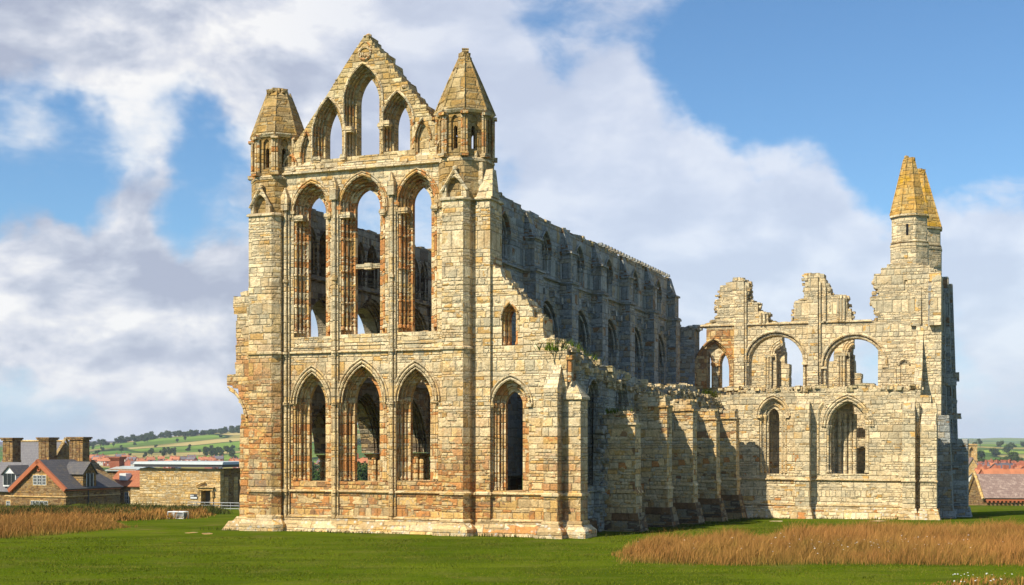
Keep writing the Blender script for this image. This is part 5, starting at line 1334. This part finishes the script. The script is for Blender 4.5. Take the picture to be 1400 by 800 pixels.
bm = bmesh.new(); c = fr.F(53.5, 642); tube(bm, [(c[0] + .2 * math.cos(k / 10 * 6.283), -.04, c[1] + .2 * math.sin(k / 10 * 6.283)) for k in range(11)], .09, 6); build('rosette', bm, M['terracotta'], hs)
a, b = fr.F(45, 663), fr.F(63.5, 650); mullion_window(hs, mapF(0), a[0], b[0], a[1], b[1], 3)
a, b = fr.F(42, 698), fr.F(66, 685); mullion_window(hs, mapF(0), a[0], b[0], a[1], b[1], 4)
bm = bmesh.new(); z_ = fr.F(50, 680)[1]; course(bm, mapF(0), gl[0] - 1, .05, z_, .18, .12); course(bm, mapN(.002), 0, Dm, z_ + .05, .18, .12); build('string_course', bm, M['quoin'], hs)
bm = bmesh.new(); bx(bm, .02, .2, 0.1, Dm, ez - .35, ez - .08); rg = build('gutter', bm, M['terracotta'], hs)
bm = bmesh.new(); v_ = fr.N(120, 660)[0]; tube(bm, [(.1, v_, ez - .2), (.1, v_, 0)], .07, 6); build('downpipe', bm, M['darkmetal'], hs)
# right dormer on the shaded slope
dv0, dv1 = fr.N(113, 660)[0], fr.N(131, 660)[0]; dc = (dv0 + dv1) / 2; zt_ = rz - .25; zd = rz - 1.6
bm = bmesh.new(); plate(bm, mapN(.05), [(dv0, ez - .2), (dv1, ez - .2), (dv1, zd), (dc, zt_ - .1), (dv0, zd)], [], 0, 2.9); dm = build('dormer', bm, M['house_stone'], hs)
bm = bmesh.new()
for e_, s2 in ((dv0 - .25, 1), (dv1 + .25, 1)): poly(bm, [(.25, dc, zt_), (.25, e_, zd - .2), (-3.2, e_, zd - .2), (-3.2, dc, zt_)], .1)
build('roof', bm, M['slate'], dm)
bm = bmesh.new(); bmesh.ops.create_icosphere(bm, subdivisions=1, radius=.2, matrix=Matrix.Translation((.2, dc, zt_ + .2)) @ Matrix.Diagonal((.6, .6, 1.6, 1))); build('finial', bm, M['terracotta'], dm)
bm = bmesh.new(); bx(bm, .04, .09, dc - .6, dc + .6, ez + .1, zd - .1); build('window', bm, M['glass'], dm)
bm = bmesh.new()
for q in (dc - .6, dc - .02, dc + .55): bx(bm, .09, .12, q, q + .06, ez + .1, zd - .1)
build('glazing_bars', bm, M['white'], dm)
# left wing with a white dormer
wl = gl[0] - 9
bm = bmesh.new(); bx(bm, wl, gl[0] + .1, 1.2, 8, 0, fr.F(8, 672, 1.2)[1]); build('wing_wall', bm, M['house_stone'], hs)
ewz = fr.F(8, 672, 1.2)[1]; rwz = fr.F(30, 632, 4.6)[1]
bm = bmesh.new(); poly(bm, [(wl, .8, ewz), (ga[0] - .5, .8, ewz), (ga[0] - .5, 4.6, rwz), (wl, 4.6, rwz)], .14); poly(bm, [(wl, 8.4, ewz), (ga[0] - .5, 8.4, ewz), (ga[0] - .5, 4.6, rwz), (wl, 4.6, rwz)], .14); build('wing_roof', bm, M['slate_pale'], hs)
a, b = fr.F(4.5, 665, 1.1), fr.F(22, 648, 1.1); ap = fr.F(14, 637.5, 1.1)[1]; cx = (a[0] + b[0]) / 2
bm = bmesh.new(); plate(bm, mapF(1.05), [(a[0], a[1]), (b[0], a[1]), (b[0], b[1]), (cx, ap), (a[0], b[1])], [], 0, 2.6); dm = build('dormer', bm, M['white'], hs)
bm = bmesh.new()
for e_ in (a[0] - .25, b[0] + .25): poly(bm, [(cx, .85, ap + .12), (e_, .85, b[1] - .12), (e_, 4.2, b[1] - .12), (cx, 4.2, ap + .12)], .1)
build('roof', bm, M['slate'], dm)
bm = bmesh.new()
for q in range(3): x0 = a[0] + .12 + q * (b[0] - a[0] - .16) / 3; bx(bm, x0, x0 + (b[0] - a[0]) / 3 - .14, 1.0, 1.045, a[1] + .2, b[1] + .05)
build('window', bm, M['glass'], dm)
a, b = fr.F(8, 697, 1.15), fr.F(14, 685, 1.15); mullion_window(hs, mapF(1.2), a[0], b[0], a[1], b[1], 1)
chimney(hs, fr, 94, 113, 597.5, 630, 6.5, 4, 1.3); chimney(hs, fr, 52, 66.5, 598, 627, 7.5, 3, 1.5); chimney(hs, fr, 3, 17, 598.5, 629, 4.8, 3, 1.5)
# --- rear range with its own gable
fr = Frame(70, 178, 25, -5); rb_ = fr.empty('rear_range', 'long slate roofed range with a coped gable behind the chimneys of the stone house', 'house')
Gd = 5.2; bm = bmesh.new(); rz = fr.N(82, 602, 0)[1]; v0, v1 = fr.N(91 - 12, 0, 0)[0], 0
zr = H + (HZ - 604) / FPX * 180 + 5; ze_ = zr - 3.3
bm = bmesh.new(); plate(bm, mapN(-.0), [(0, 0), (5.6, 0), (5.6, ze_), (2.8, zr - .15), (0, ze_)], [], 0, 9.4, back=True)
# the range runs to the left; its end gable looks to the right
build('wall', bm, M['house_stone'], rb_)
bm = bmesh.new(); poly(bm, [(-9.4, -.3, ze_ - .1), (-.35, -.3, ze_ - .1), (-.35, 2.8, zr), (-9.4, 2.8, zr)], .12); poly(bm, [(-9.4, 5.9, ze_ - .1), (-.35, 5.9, ze_ - .1), (-.35, 2.8, zr), (-9.4, 2.8, zr)], .12); rf = build('roof', bm, M['slate_pale'], rb_)
bm = bmesh.new(); tube(bm, [(-9.4, 2.8, zr + .1), (-.4, 2.8, zr + .1)], .14, 5); build('ridge', bm, M['quoin'], rf)
bm = bmesh.new()
tube(bm, [(-.15, -.35, ze_ - .15), (-.15, 2.8, zr + .5)], .22, 4); tube(bm, [(-.15, 5.9, ze_ - .15), (-.15, 2.8, zr + .5)], .22, 4); build('coping', bm, M['quoin'], rb_)
# --- tiled outbuildings
def shed(fr, name, label, l, r, yeave, yridge, dep, wallm, roofm, cat='outbuilding', hip=0):
    e_ = fr.empty(name, label, cat); a, za_ = fr.F(l, yeave); b, _ = fr.F(r, yeave); zr_ = fr.F((l + r) / 2, yridge, dep / 2)[1]
    bm = bmesh.new(); plate(bm, lambda q, z, d: Vector((a + .05 + d, q, z)), [(0, 0), (dep, 0), (dep, za_), (dep / 2, zr_ - .15), (0, za_)], [], 0, b - a - .1, back=True); build('wall', bm, M[wallm], e_)
    bm = bmesh.new(); poly(bm, [(a - .2, -.3, za_ - .1), (b + .2, -.3, za_ - .1), (b + .2 - hip, dep / 2, zr_), (a - .2 + hip, dep / 2, zr_)], .12); poly(bm, [(a - .2, dep + .3, za_ - .1), (b + .2, dep + .3, za_ - .1), (b + .2 - hip, dep / 2, zr_), (a - .2 + hip, dep / 2, zr_)], .12); build('roof', bm, M[roofm], e_)
    return e_, a, b, za_, zr_
e_, a, b, z0, z1 = shed(Frame(165, 172, 20, -5), 'tiled_outbuilding', 'low red tiled outbuilding with a small white dormer next to the dark house side', 148, 181, 663, 643, 5, 'house_stone', 'redtile')
bm = bmesh.new(); bx(bm, a + 1.5, a + 2.5, .3, 1.4, z0 + .6, z0 + 1.5, top=(0, 0, 0, -.1)); build('dormer', bm, M['white'], e_)
mullion_window(e_, mapF(0), b - 1.2, b - .5, z0 - 2.4, z0 - .9, 1)
e_, *_ = shed(Frame(185, 160, 20, -5), 'tiled_annexe', 'orange pantiled annexe against the left end of the stone visitor building', 178, 194, 664, 645, 5, 'centre_stone', 'redtile')
fr = Frame(150, 185, 20, -5); e_, a, b, z0, z1 = shed(fr, 'flat_roofed_block', 'pale flat roofed block carrying a square brick chimney', 146, 184, 642, 637, 6, 'house_stone', 'lead')
chimney(e_, fr, 150, 163, 624.5, 638, 2.4, 1, 1.3, 'brick')
# --- visitor building
fr = Frame(301, 138, 21, -2.6); vc_ = fr.empty('visitor_building', 'flat roofed building behind a tall roofless stone wall with carved doorway', 'building')
aL = fr.F(191, 640)[0]; zt_ = fr.F(301, 641)[1]; dv = fr.N(327, 650)[0] + 3
bm = bmesh.new(); dd0, dd1 = fr.F(276, 690)[0], fr.F(288.5, 690)[0]; dz1 = fr.F(282, 671)[1]
plate(bm, mapF(0), [(aL, -.6), (0, -.6), (0, zt_), (aL, zt_)], [[(dd0, -.2), (dd1, -.2), (dd1, dz1), (dd0, dz1)]], 0, .7, back=True); build('wall', bm, M['centre_stone'], vc_)
bm = bmesh.new(); bx(bm, dd0 - .1, dd1 + .1, .72, .8, -.3, dz1 + .1); build('door', bm, M['wood'], vc_)
bm = bmesh.new(); bx(bm, -.68, -.02, .7, dv, -.6, zt_); build('side_wall', bm, M['house_stone'], vc_)
bm = bmesh.new()
for px in (306.5, 319.5):
    q0, q1_ = fr.N(px, 0)[0], fr.N(px + 5, 0)[0]; bx(bm, -.05, .06, q0, q1_, -.3, zt_ - .9)
build('side_panel', bm, M['quoin'], vc_)
bm = bmesh.new()
for z in [i * .42 - .5 for i in range(11)]: bx(bm, -.5 - (.2 if int(z * 10) % 2 else 0), .03, -.03, .5, z, z + .38)
build('quoin', bm, M['quoin'], vc_)
bm = bmesh.new(); zr_ = zt_ + .15; bx(bm, aL - .4, .5, -.4, dv, zr_, zr_ + .28); build('fascia', bm, M['darkmetal'], vc_)
bm = bmesh.new(); bx(bm, aL - .55, .6, -.5, dv, zr_ + .283, zr_ + .55, top=(.1, .1, .3, 0)); build('roof', bm, M['lead'], vc_)
bm = bmesh.new()
for q in (dd0 - .32, dd1 + .02): bx(bm, q, q + .3, -.14, .1, -.3, dz1); 
bx(bm, dd0 - .34, dd1 + .34, -.2, .1, dz1 + .002, dz1 + .3); bx(bm, dd0 - .5, dd1 + .5, -.32, .1, dz1 + .3, dz1 + .42)
for k in range(3):
    for q in (dd0 - .42, dd1 + .22): bx(bm, q, q + .2, -.2, 0, dz1 - .35 + k * .1 - .25, dz1 - .05)
tube(bm, [(dd0 - .6 + 1.1 * k / 6, -.2, dz1 + .45 + .42 * math.sin(k / 6 * 1.6)) for k in range(7)], .11, 6)
build('door_surround', bm, M['quoin'], vc_)
bm = bmesh.new(); a, b = fr.F(260.5, 682), fr.F(270.5, 676); bx(bm, a[0], b[0], -.08, -.003, a[1], b[1]); sg_ = build('sign_board', bm, M['darkmetal'], vc_)
bm = bmesh.new(); bx(bm, a[0] + .05, b[0] - .05, -.095, -.082, a[1] + .03, a[1] + .18); bx(bm, a[0] + .05, a[0] + .2, -.095, -.082, a[1] + .25, b[1] - .05); bx(bm, a[0] + .3, a[0] + .42, -.095, -.082, a[1] + .25, b[1] - .05); build('white_panel', bm, M['white'], sg_)
# handrails
fr2 = Frame(300, 128, 21, -2.2); hr = fr2.empty('ramp_handrail', 'thin pale metal handrail on the ramp by the visitor building doorway', 'handrail')
a0_, a1_ = fr2.F(257, 690)[0], fr2.F(327, 690)[0]; zz = fr2.F(300, 688)[1]
for k in range(3):
    bm = bmesh.new(); tube(bm, [(a0_, 0, zz - .28 * k + .05), (a1_, 0, zz - .28 * k + .05)], .035, 6); build('rail', bm, M['steel'], hr)
for k in range(7):
    bm = bmesh.new(); x_ = a0_ + (a1_ - a0_) * k / 6; tube(bm, [(x_, 0, zz + .05), (x_, 0, -1.2)], .03, 6); build('post', bm, M['steel'], hr)
# boxed frame standing at the edge of the weeds
g0 = G(240, 709.5); fb = empty('wire_frame_box', g0, -.3, 'small white framed mesh box standing at the edge of the weeds', 'box')
bm = bmesh.new(); k_ = g0.y / FPX
for (x0, x1) in ((-12 * k_, -3.2 * k_), (-1.8 * k_, 12 * k_)):
    for p, q in (((x0, 0, 0), (x0, 0, .5)), ((x1, 0, 0), (x1, 0, .5)), ((x0, 0, .5), (x1, 0, .5)), ((x0, .7, 0), (x0, .7, .5)), ((x1, .7, 0), (x1, .7, .5)), ((x0, .7, .5), (x1, .7, .5)), ((x0, 0, .5), (x0, .7, .5)), ((x1, 0, .5), (x1, .7, .5)), ((x0, 0, .02), (x1, 0, .02))): tube(bm, [p, q], .04, 4)
build('frame', bm, M['white'], fb)
bm = bmesh.new(); bx(bm, -1.6 * k_, 11.8 * k_, .06, .6, 0, .42); build('crate_body', bm, flat_mat('mottled grey crate', (.22, .22, .21), .8, .35, 4), fb)
bm = bmesh.new(); bx(bm, -11.8 * k_, -3.4 * k_, .3, .6, 0, .36); build('tray', bm, flat_mat('grey tray', (.3, .3, .29), .8, .3, 4), fb)
# --- barn at the right edge
fr = Frame(1345, 165, 4, -3.6); bn = fr.empty('stone_barn', 'low stone barn with a long lichened brown slate roof at the right edge', 'barn')
aR = fr.F(1500, 680)[0]; ze_ = fr.F(1360, 681)[1]; zr_ = fr.F(1360, 648, 3.6)[1]
bm = bmesh.new(); plate(bm, lambda q, z, d: Vector((d, q, z)), [(0, -.5), (7.2, -.5), (7.2, ze_), (3.6, zr_ - .1), (0, ze_)], [], 0, aR, back=True); build('wall', bm, M['house_stone'], bn)
bm = bmesh.new(); poly(bm, [(-.1, -.35, ze_), (aR, -.35, ze_), (aR, 3.6, zr_), (-.1, 3.6, zr_)], .15); poly(bm, [(-.1, 7.5, ze_), (aR, 7.5, ze_), (aR, 3.6, zr_), (-.1, 3.6, zr_)], .15); build('roof', bm, M['stone_slate'], bn)
bm = bmesh.new()
for q in (-.35, 7.5): tube(bm, [(-.15, q, ze_ - .1), (-.15, 3.6, zr_ + .25)], .2, 4)
build('coping', bm, M['quoin'], bn)
bm = bmesh.new(); bx(bm, .2, aR, -.25, -.05, ze_ - .35, ze_ - .16); [bx(bm, .3 + i * .5, .5 + i * .5, -.3, -.02, ze_ - .55, ze_ - .36) for i in range(28)]; build('eaves_course', bm, M['terracotta'], bn)
bm = bmesh.new(); bx(bm, -2.3, -.02, .4, 3.2, -.5, fr.F(1330, 691)[1]); build('yard_wall', bm, M['house_stone'], bn)
# cottages between abbey and barn
for (l, r, ye, yr, Y_, wm, lab) in ((1322, 1331, 684, 660, 200, 'white', 'narrow whitewashed cottage gable glimpsed between the abbey and the barn'), (1332, 1341, 680, 654, 215, 'brick', 'narrow red brick cottage just left of the barn roof')):
    fr = Frame(r, Y_, 12, -7); q = fr.F(l, ye)[0]; za_ = fr.F(r, ye)[1]; zr_ = fr.F((l + r) / 2, yr)[1]
    e_ = fr.empty('cottage', lab, 'cottage'); bm = bmesh.new(); plate(bm, mapF(0), [(q, 0), (0, 0), (0, za_), (q / 2, zr_), (q, za_)], [], 0, 6, back=True); build('wall', bm, M[wm], e_)
    bm = bmesh.new()
    for ex in (-q * .15, q * 1.15): poly(bm, [(q / 2, -.2, zr_ + .12), (ex, -.2, za_ - .1), (ex, 6.2, za_ - .1), (q / 2, 6.2, zr_ + .12)], .1)
    build('roof', bm, M['slate'], e_)
    mullion_window(e_, mapF(0), q * .65, q * .35, za_ - 1.2, za_ - .1, 1)
# --- parish church tower
fr = Frame(1336, 430, 12, -10); ch = fr.empty('church', 'square tan church tower with paired belfry arches beyond the abbey', 'church')
a = fr.F(1313, 607)[0]; zt_ = fr.F(1336, 607)[1]; w_ = -a
bops = [Op(a + w_ * .32, w_ * .11, zt_ - 4.6, zt_ - 2.4, zt_ - 1.3, (.25, 0, None), thru=False), Op(a + w_ * .68, w_ * .11, zt_ - 4.6, zt_ - 2.4, zt_ - 1.3, (.25, 0, None), thru=False)]
wall('tower', M['quoin'], ch, mapF(0), [(a, 0), (0, 0), (0, zt_), (a, zt_)], bops, [0, .3, .8, w_])
bm = bmesh.new(); bx(bm, a - .25, .25, -.25, w_ + .2, zt_ - .5, zt_ - .2); bx(bm, a - .2, .2, -.2, w_ + .2, zt_ - 5.4, zt_ - 5.1)
build('string_course', bm, M['quoin'], ch)
b, c = fr.F(1318, 650, -8), fr.F(1342, 650, -8); ap = fr.F(1330, 626, -8)[1]
bm = bmesh.new(); plate(bm, mapF(-8), [(b[0], 0), (c[0], 0), (c[0], b[1] + 1), ((b[0] + c[0]) / 2, ap), (b[0], b[1] + 1)], [], 0, 7.9); nv = build('nave', bm, M['quoin'], ch)
bm = bmesh.new()
for ex in (b[0] - .3, c[0] + .3): poly(bm, [((b[0] + c[0]) / 2, -8.3, ap + .2), (ex, -8.3, b[1] + .8), (ex, 0, b[1] + .8), ((b[0] + c[0]) / 2, 0, ap + .2)], .2)
build('roof', bm, M['stone_slate'], ch)
# ------------------------------------------------------------------ the town: every house its own
def dup(root, loc, rz, sc=1.0, label=None, group=None):
    r = root.copy(); scene.collection.objects.link(r); r.location = loc; r.rotation_euler = (0, 0, rz); r.scale = (sc,) * 3
    if label: r['label'] = label
    if group: r['group'] = group
    for ch_ in list(root.children):
        c = ch_.copy(); scene.collection.objects.link(c); c.parent = r
        for g in ch_.children:
            d = g.copy(); scene.collection.objects.link(d); d.parent = c
    return r
M['town_brick'] = flat_mat('town brick', (.40, .13, .07), .9, .2, .5); M['town_render'] = flat_mat('town render', (.62, .58, .50), .9, .1, .5)
M['town_red'] = flat_mat('town red roof', (.44, .16, .07), .85, .25, .4); M['town_slate'] = flat_mat('town slate roof', (.14, .12, .13), .8, .2, .4)
def make_house(wm, rm, w, d, h, rh, label):
    e_ = empty('town_house', (0, 0, 0), 0, label, 'house')
    bm = bmesh.new(); plate(bm, mapF(-d / 2), [(-w / 2, -3), (w / 2, -3), (w / 2, h), (-w / 2, h)], [], 0, d, back=True)
    for sx in (-1, 1):
        vs = [bm.verts.new((sx * w / 2, y, z)) for y, z in ((-d / 2, h), (d / 2, h), (0, h + rh))]; bm.faces.new(vs)
    build('walls', bm, M[wm], e_)
    bm = bmesh.new()
    for sg in (-1, 1): poly(bm, [(-w / 2 - .3, sg * (d / 2 + .4), h - .2), (w / 2 + .3, sg * (d / 2 + .4), h - .2), (w / 2 + .3, 0, h + rh + .1), (-w / 2 - .3, 0, h + rh + .1)], .2)
    rf_ = build('roof', bm, M[rm], e_)
    for sx in (-1, 1):
        bm = bmesh.new(); bx(bm, sx * w * .38 - .5, sx * w * .38 + .5, -.4, .4, h + rh * .6, h + rh + 1.3); build('chimney', bm, M['town_brick'], rf_)
    n_ = max(2, int(w / 2.8))
    for i in range(n_):
        for zz_ in ((.9, 2.2), (3.4, 4.7)):
            if zz_[1] > h: continue
            x_ = -w / 2 + w * (i + .5) / n_; bm = bmesh.new(); bx(bm, x_ - .5, x_ + .5, -d / 2 - .06, -d / 2 + .02, *zz_); build('window', bm, M['white'] if (i + int(zz_[0])) % 2 else M['glass'], e_)
    return e_
protos = [make_house('town_brick', 'town_red', 9, 7.5, 5.4, 3.0, 'small red brick house with an orange roof in the distant town'),
          make_house('town_render', 'town_red', 8, 7, 5.2, 3.0, 'small cream house with an orange roof in the distant town'),
          make_house('town_brick', 'town_slate', 12, 8, 5.6, 3.2, 'long brick house with a dark slate roof in the distant town'),
          make_house('town_render', 'town_slate', 9, 7, 5.0, 2.8, 'small white house with a slate roof in the distant town')]
rnd = random.Random(11); first = [True] * 4; ranges = []
def put_house(px, Y_, k=None, sc=1.0):
    x = (px - 700) / FPX * Y_; k = rnd.choice([0, 0, 0, 1, 2, 2, 3]) if k is None else k
    rz_ = rnd.choice([.1, .3, -.25, 1.45, .6]) + rnd.uniform(-.1, .1); loc = (x, Y_, terrain_z(x, Y_) - .3)
    if first[k]: first[k] = False; o = protos[k]; o.location = loc; o.rotation_euler = (0, 0, rz_); o['group'] = 'houses of the distant town'
    else: dup(protos[k], loc, rz_, sc, None, 'houses of the distant town')
for i in range(95): put_house(rnd.uniform(1322, 1425), rnd.uniform(560, 1150), sc=rnd.uniform(.8, 1.15))
for px, Y_ in ((1360, 360), (1352, 375), (1374, 380), (1390, 365), (1402, 390), (1343, 395)): put_house(px, Y_, rnd.choice([0, 0, 2, 3]), sc=.8)
for i in range(58): put_house(rnd.uniform(105, 345), rnd.uniform(1150, 1500), sc=rnd.uniform(.7, .95))
for i in range(24): put_house(rnd.uniform(415, 600), rnd.uniform(700, 1400))
put_house(505, 420, 0, 1.2); put_house(512, 440, 0, 1.1); put_house(433, 640, 1); put_house(497, 610, 0)
# ------------------------------------------------------------------ trees
M['leaf'] = None
m, t, b = new_mat('tree leaves'); nn = t.noise(t.obj(), .6, 5, .7); oi = t.add('ShaderNodeObjectInfo').outputs['Random']
c = t.mix(nn, (.018, .042, .010), (.055, .095, .020)); c = t.mix(t.m('MULTIPLY', oi, .4), c, (.09, .10, .025)); t.l.new(c, b.inputs['Base Color']); b.inputs['Roughness'].default_value = .9; b.inputs['Specular IOR Level'].default_value = .1
M['leaf'] = m; M['bark'] = flat_mat('tree bark', (.12, .09, .06), .95, .2)
def make_tree(seed, hgt, wid, label, name='field_tree'):
    rr = random.Random(seed); e_ = empty(name, (0, 0, 0), 0, label, 'tree'); bm = bmesh.new()
    tube(bm, [(0, 0, -1.5), (0, 0, hgt * .3), (.1, .1, hgt * .7)], [hgt * .035, hgt * .03, hgt * .012], 6)
    for k in range(4): a = k * 1.6; tube(bm, [(0, 0, hgt * .25), (math.cos(a) * wid * .3, math.sin(a) * wid * .3, hgt * .6)], [hgt * .018, hgt * .008], 5)
    build('trunk', bm, M['bark'], e_, uv=False); bm = bmesh.new()
    for k in range(9):
        a = rr.uniform(0, 6.28); q = rr.uniform(0, .55) * wid / 2 * 1.3; c_ = Vector((math.cos(a) * q, math.sin(a) * q, hgt * rr.uniform(.35, .82))); r_ = wid * rr.uniform(.16, .27)
        for _ in range(120):
            d = Vector((rr.gauss(0, 1), rr.gauss(0, 1), rr.gauss(0, .8))).normalized(); p = c_ + d * r_ * rr.uniform(.55, 1.1); s_ = wid * rr.uniform(.03, .06)
            a1 = Vector((rr.gauss(0, 1), rr.gauss(0, 1), rr.gauss(0, 1))).normalized() * s_; b1 = a1.cross(d).normalized() * s_ * .8
            bm.faces.new([bm.verts.new(x) for x in (p - a1, p - b1, p + a1, p + b1)])
    build('crown', bm, M['leaf'], e_, recalc=False, uv=False); return e_
tp = [make_tree(1, 10, 10, 'round dark tree among the distant fields'), make_tree(2, 12, 9, 'tall dark tree among the distant fields'), make_tree(3, 7, 9, 'low spreading tree among the distant fields')]
tf = [True] * 3
def put_tree(px, Y_, sc=1.0, k=None, grp='trees of the distant fields', zoff=0):
    x = (px - 700) / FPX * Y_; k = rnd.randrange(3) if k is None else k; loc = (x, Y_, terrain_z(x, Y_) + zoff)
    if tf[k]: tf[k] = False; tp[k].location = loc; tp[k]['group'] = grp; tp[k].scale = (sc,) * 3
    else: dup(tp[k], loc, rnd.uniform(0, 6), sc, None, grp)
for i in range(150):                                  # crest woods
    px = rnd.choice([rnd.uniform(215, 335), rnd.uniform(245, 335), rnd.uniform(165, 215)]); put_tree(px, rnd.uniform(2450, 2620), rnd.uniform(.7, 1.6), zoff=-3)
for i in range(30): put_tree(rnd.uniform(112, 210), rnd.uniform(2300, 2550), rnd.uniform(.9, 1.5))
for i in range(34): put_tree(rnd.uniform(110, 330), rnd.uniform(1500, 2300), rnd.uniform(.5, 1.0))
for i in range(26): put_tree(rnd.uniform(195, 240) if i % 2 else rnd.uniform(280, 312), rnd.uniform(1560, 1700), rnd.uniform(.6, 1.1))
for i in range(34): put_tree(rnd.uniform(415, 600), rnd.uniform(330, 620), rnd.uniform(.7, 1.1))
for i in range(16): put_tree(rnd.uniform(415, 600), rnd.uniform(1300, 2600), rnd.uniform(1.0, 1.9))
for i in range(34): put_tree(rnd.uniform(1305, 1420), rnd.uniform(900, 2400), rnd.uniform(.9, 1.7))
for px, Y_ in ((1352, 800), (1372, 900)): put_tree(px, Y_, .8)
for i in range(8): put_tree(rnd.uniform(128, 205), rnd.uniform(240, 420), rnd.uniform(.4, .6))
# ------------------------------------------------------------------ air
bm = bmesh.new(); bx(bm, -9800, 9800, -9800, 9800, -90, 130)
m = bpy.data.materials.new('haze'); m.use_nodes = True; nt = m.node_tree; nt.nodes.clear()
pv = nt.nodes.new('ShaderNodeVolumePrincipled'); pv.inputs['Color'].default_value = (.75, .84, 1, 1); pv.inputs['Density'].default_value = .000075
mo = nt.nodes.new('ShaderNodeOutputMaterial'); nt.links.new(pv.outputs[0], mo.inputs['Volume'])
tag(build('haze', bm, m, uv=False), 'thin blue air haze over the far hills', 'haze', kind='stuff')
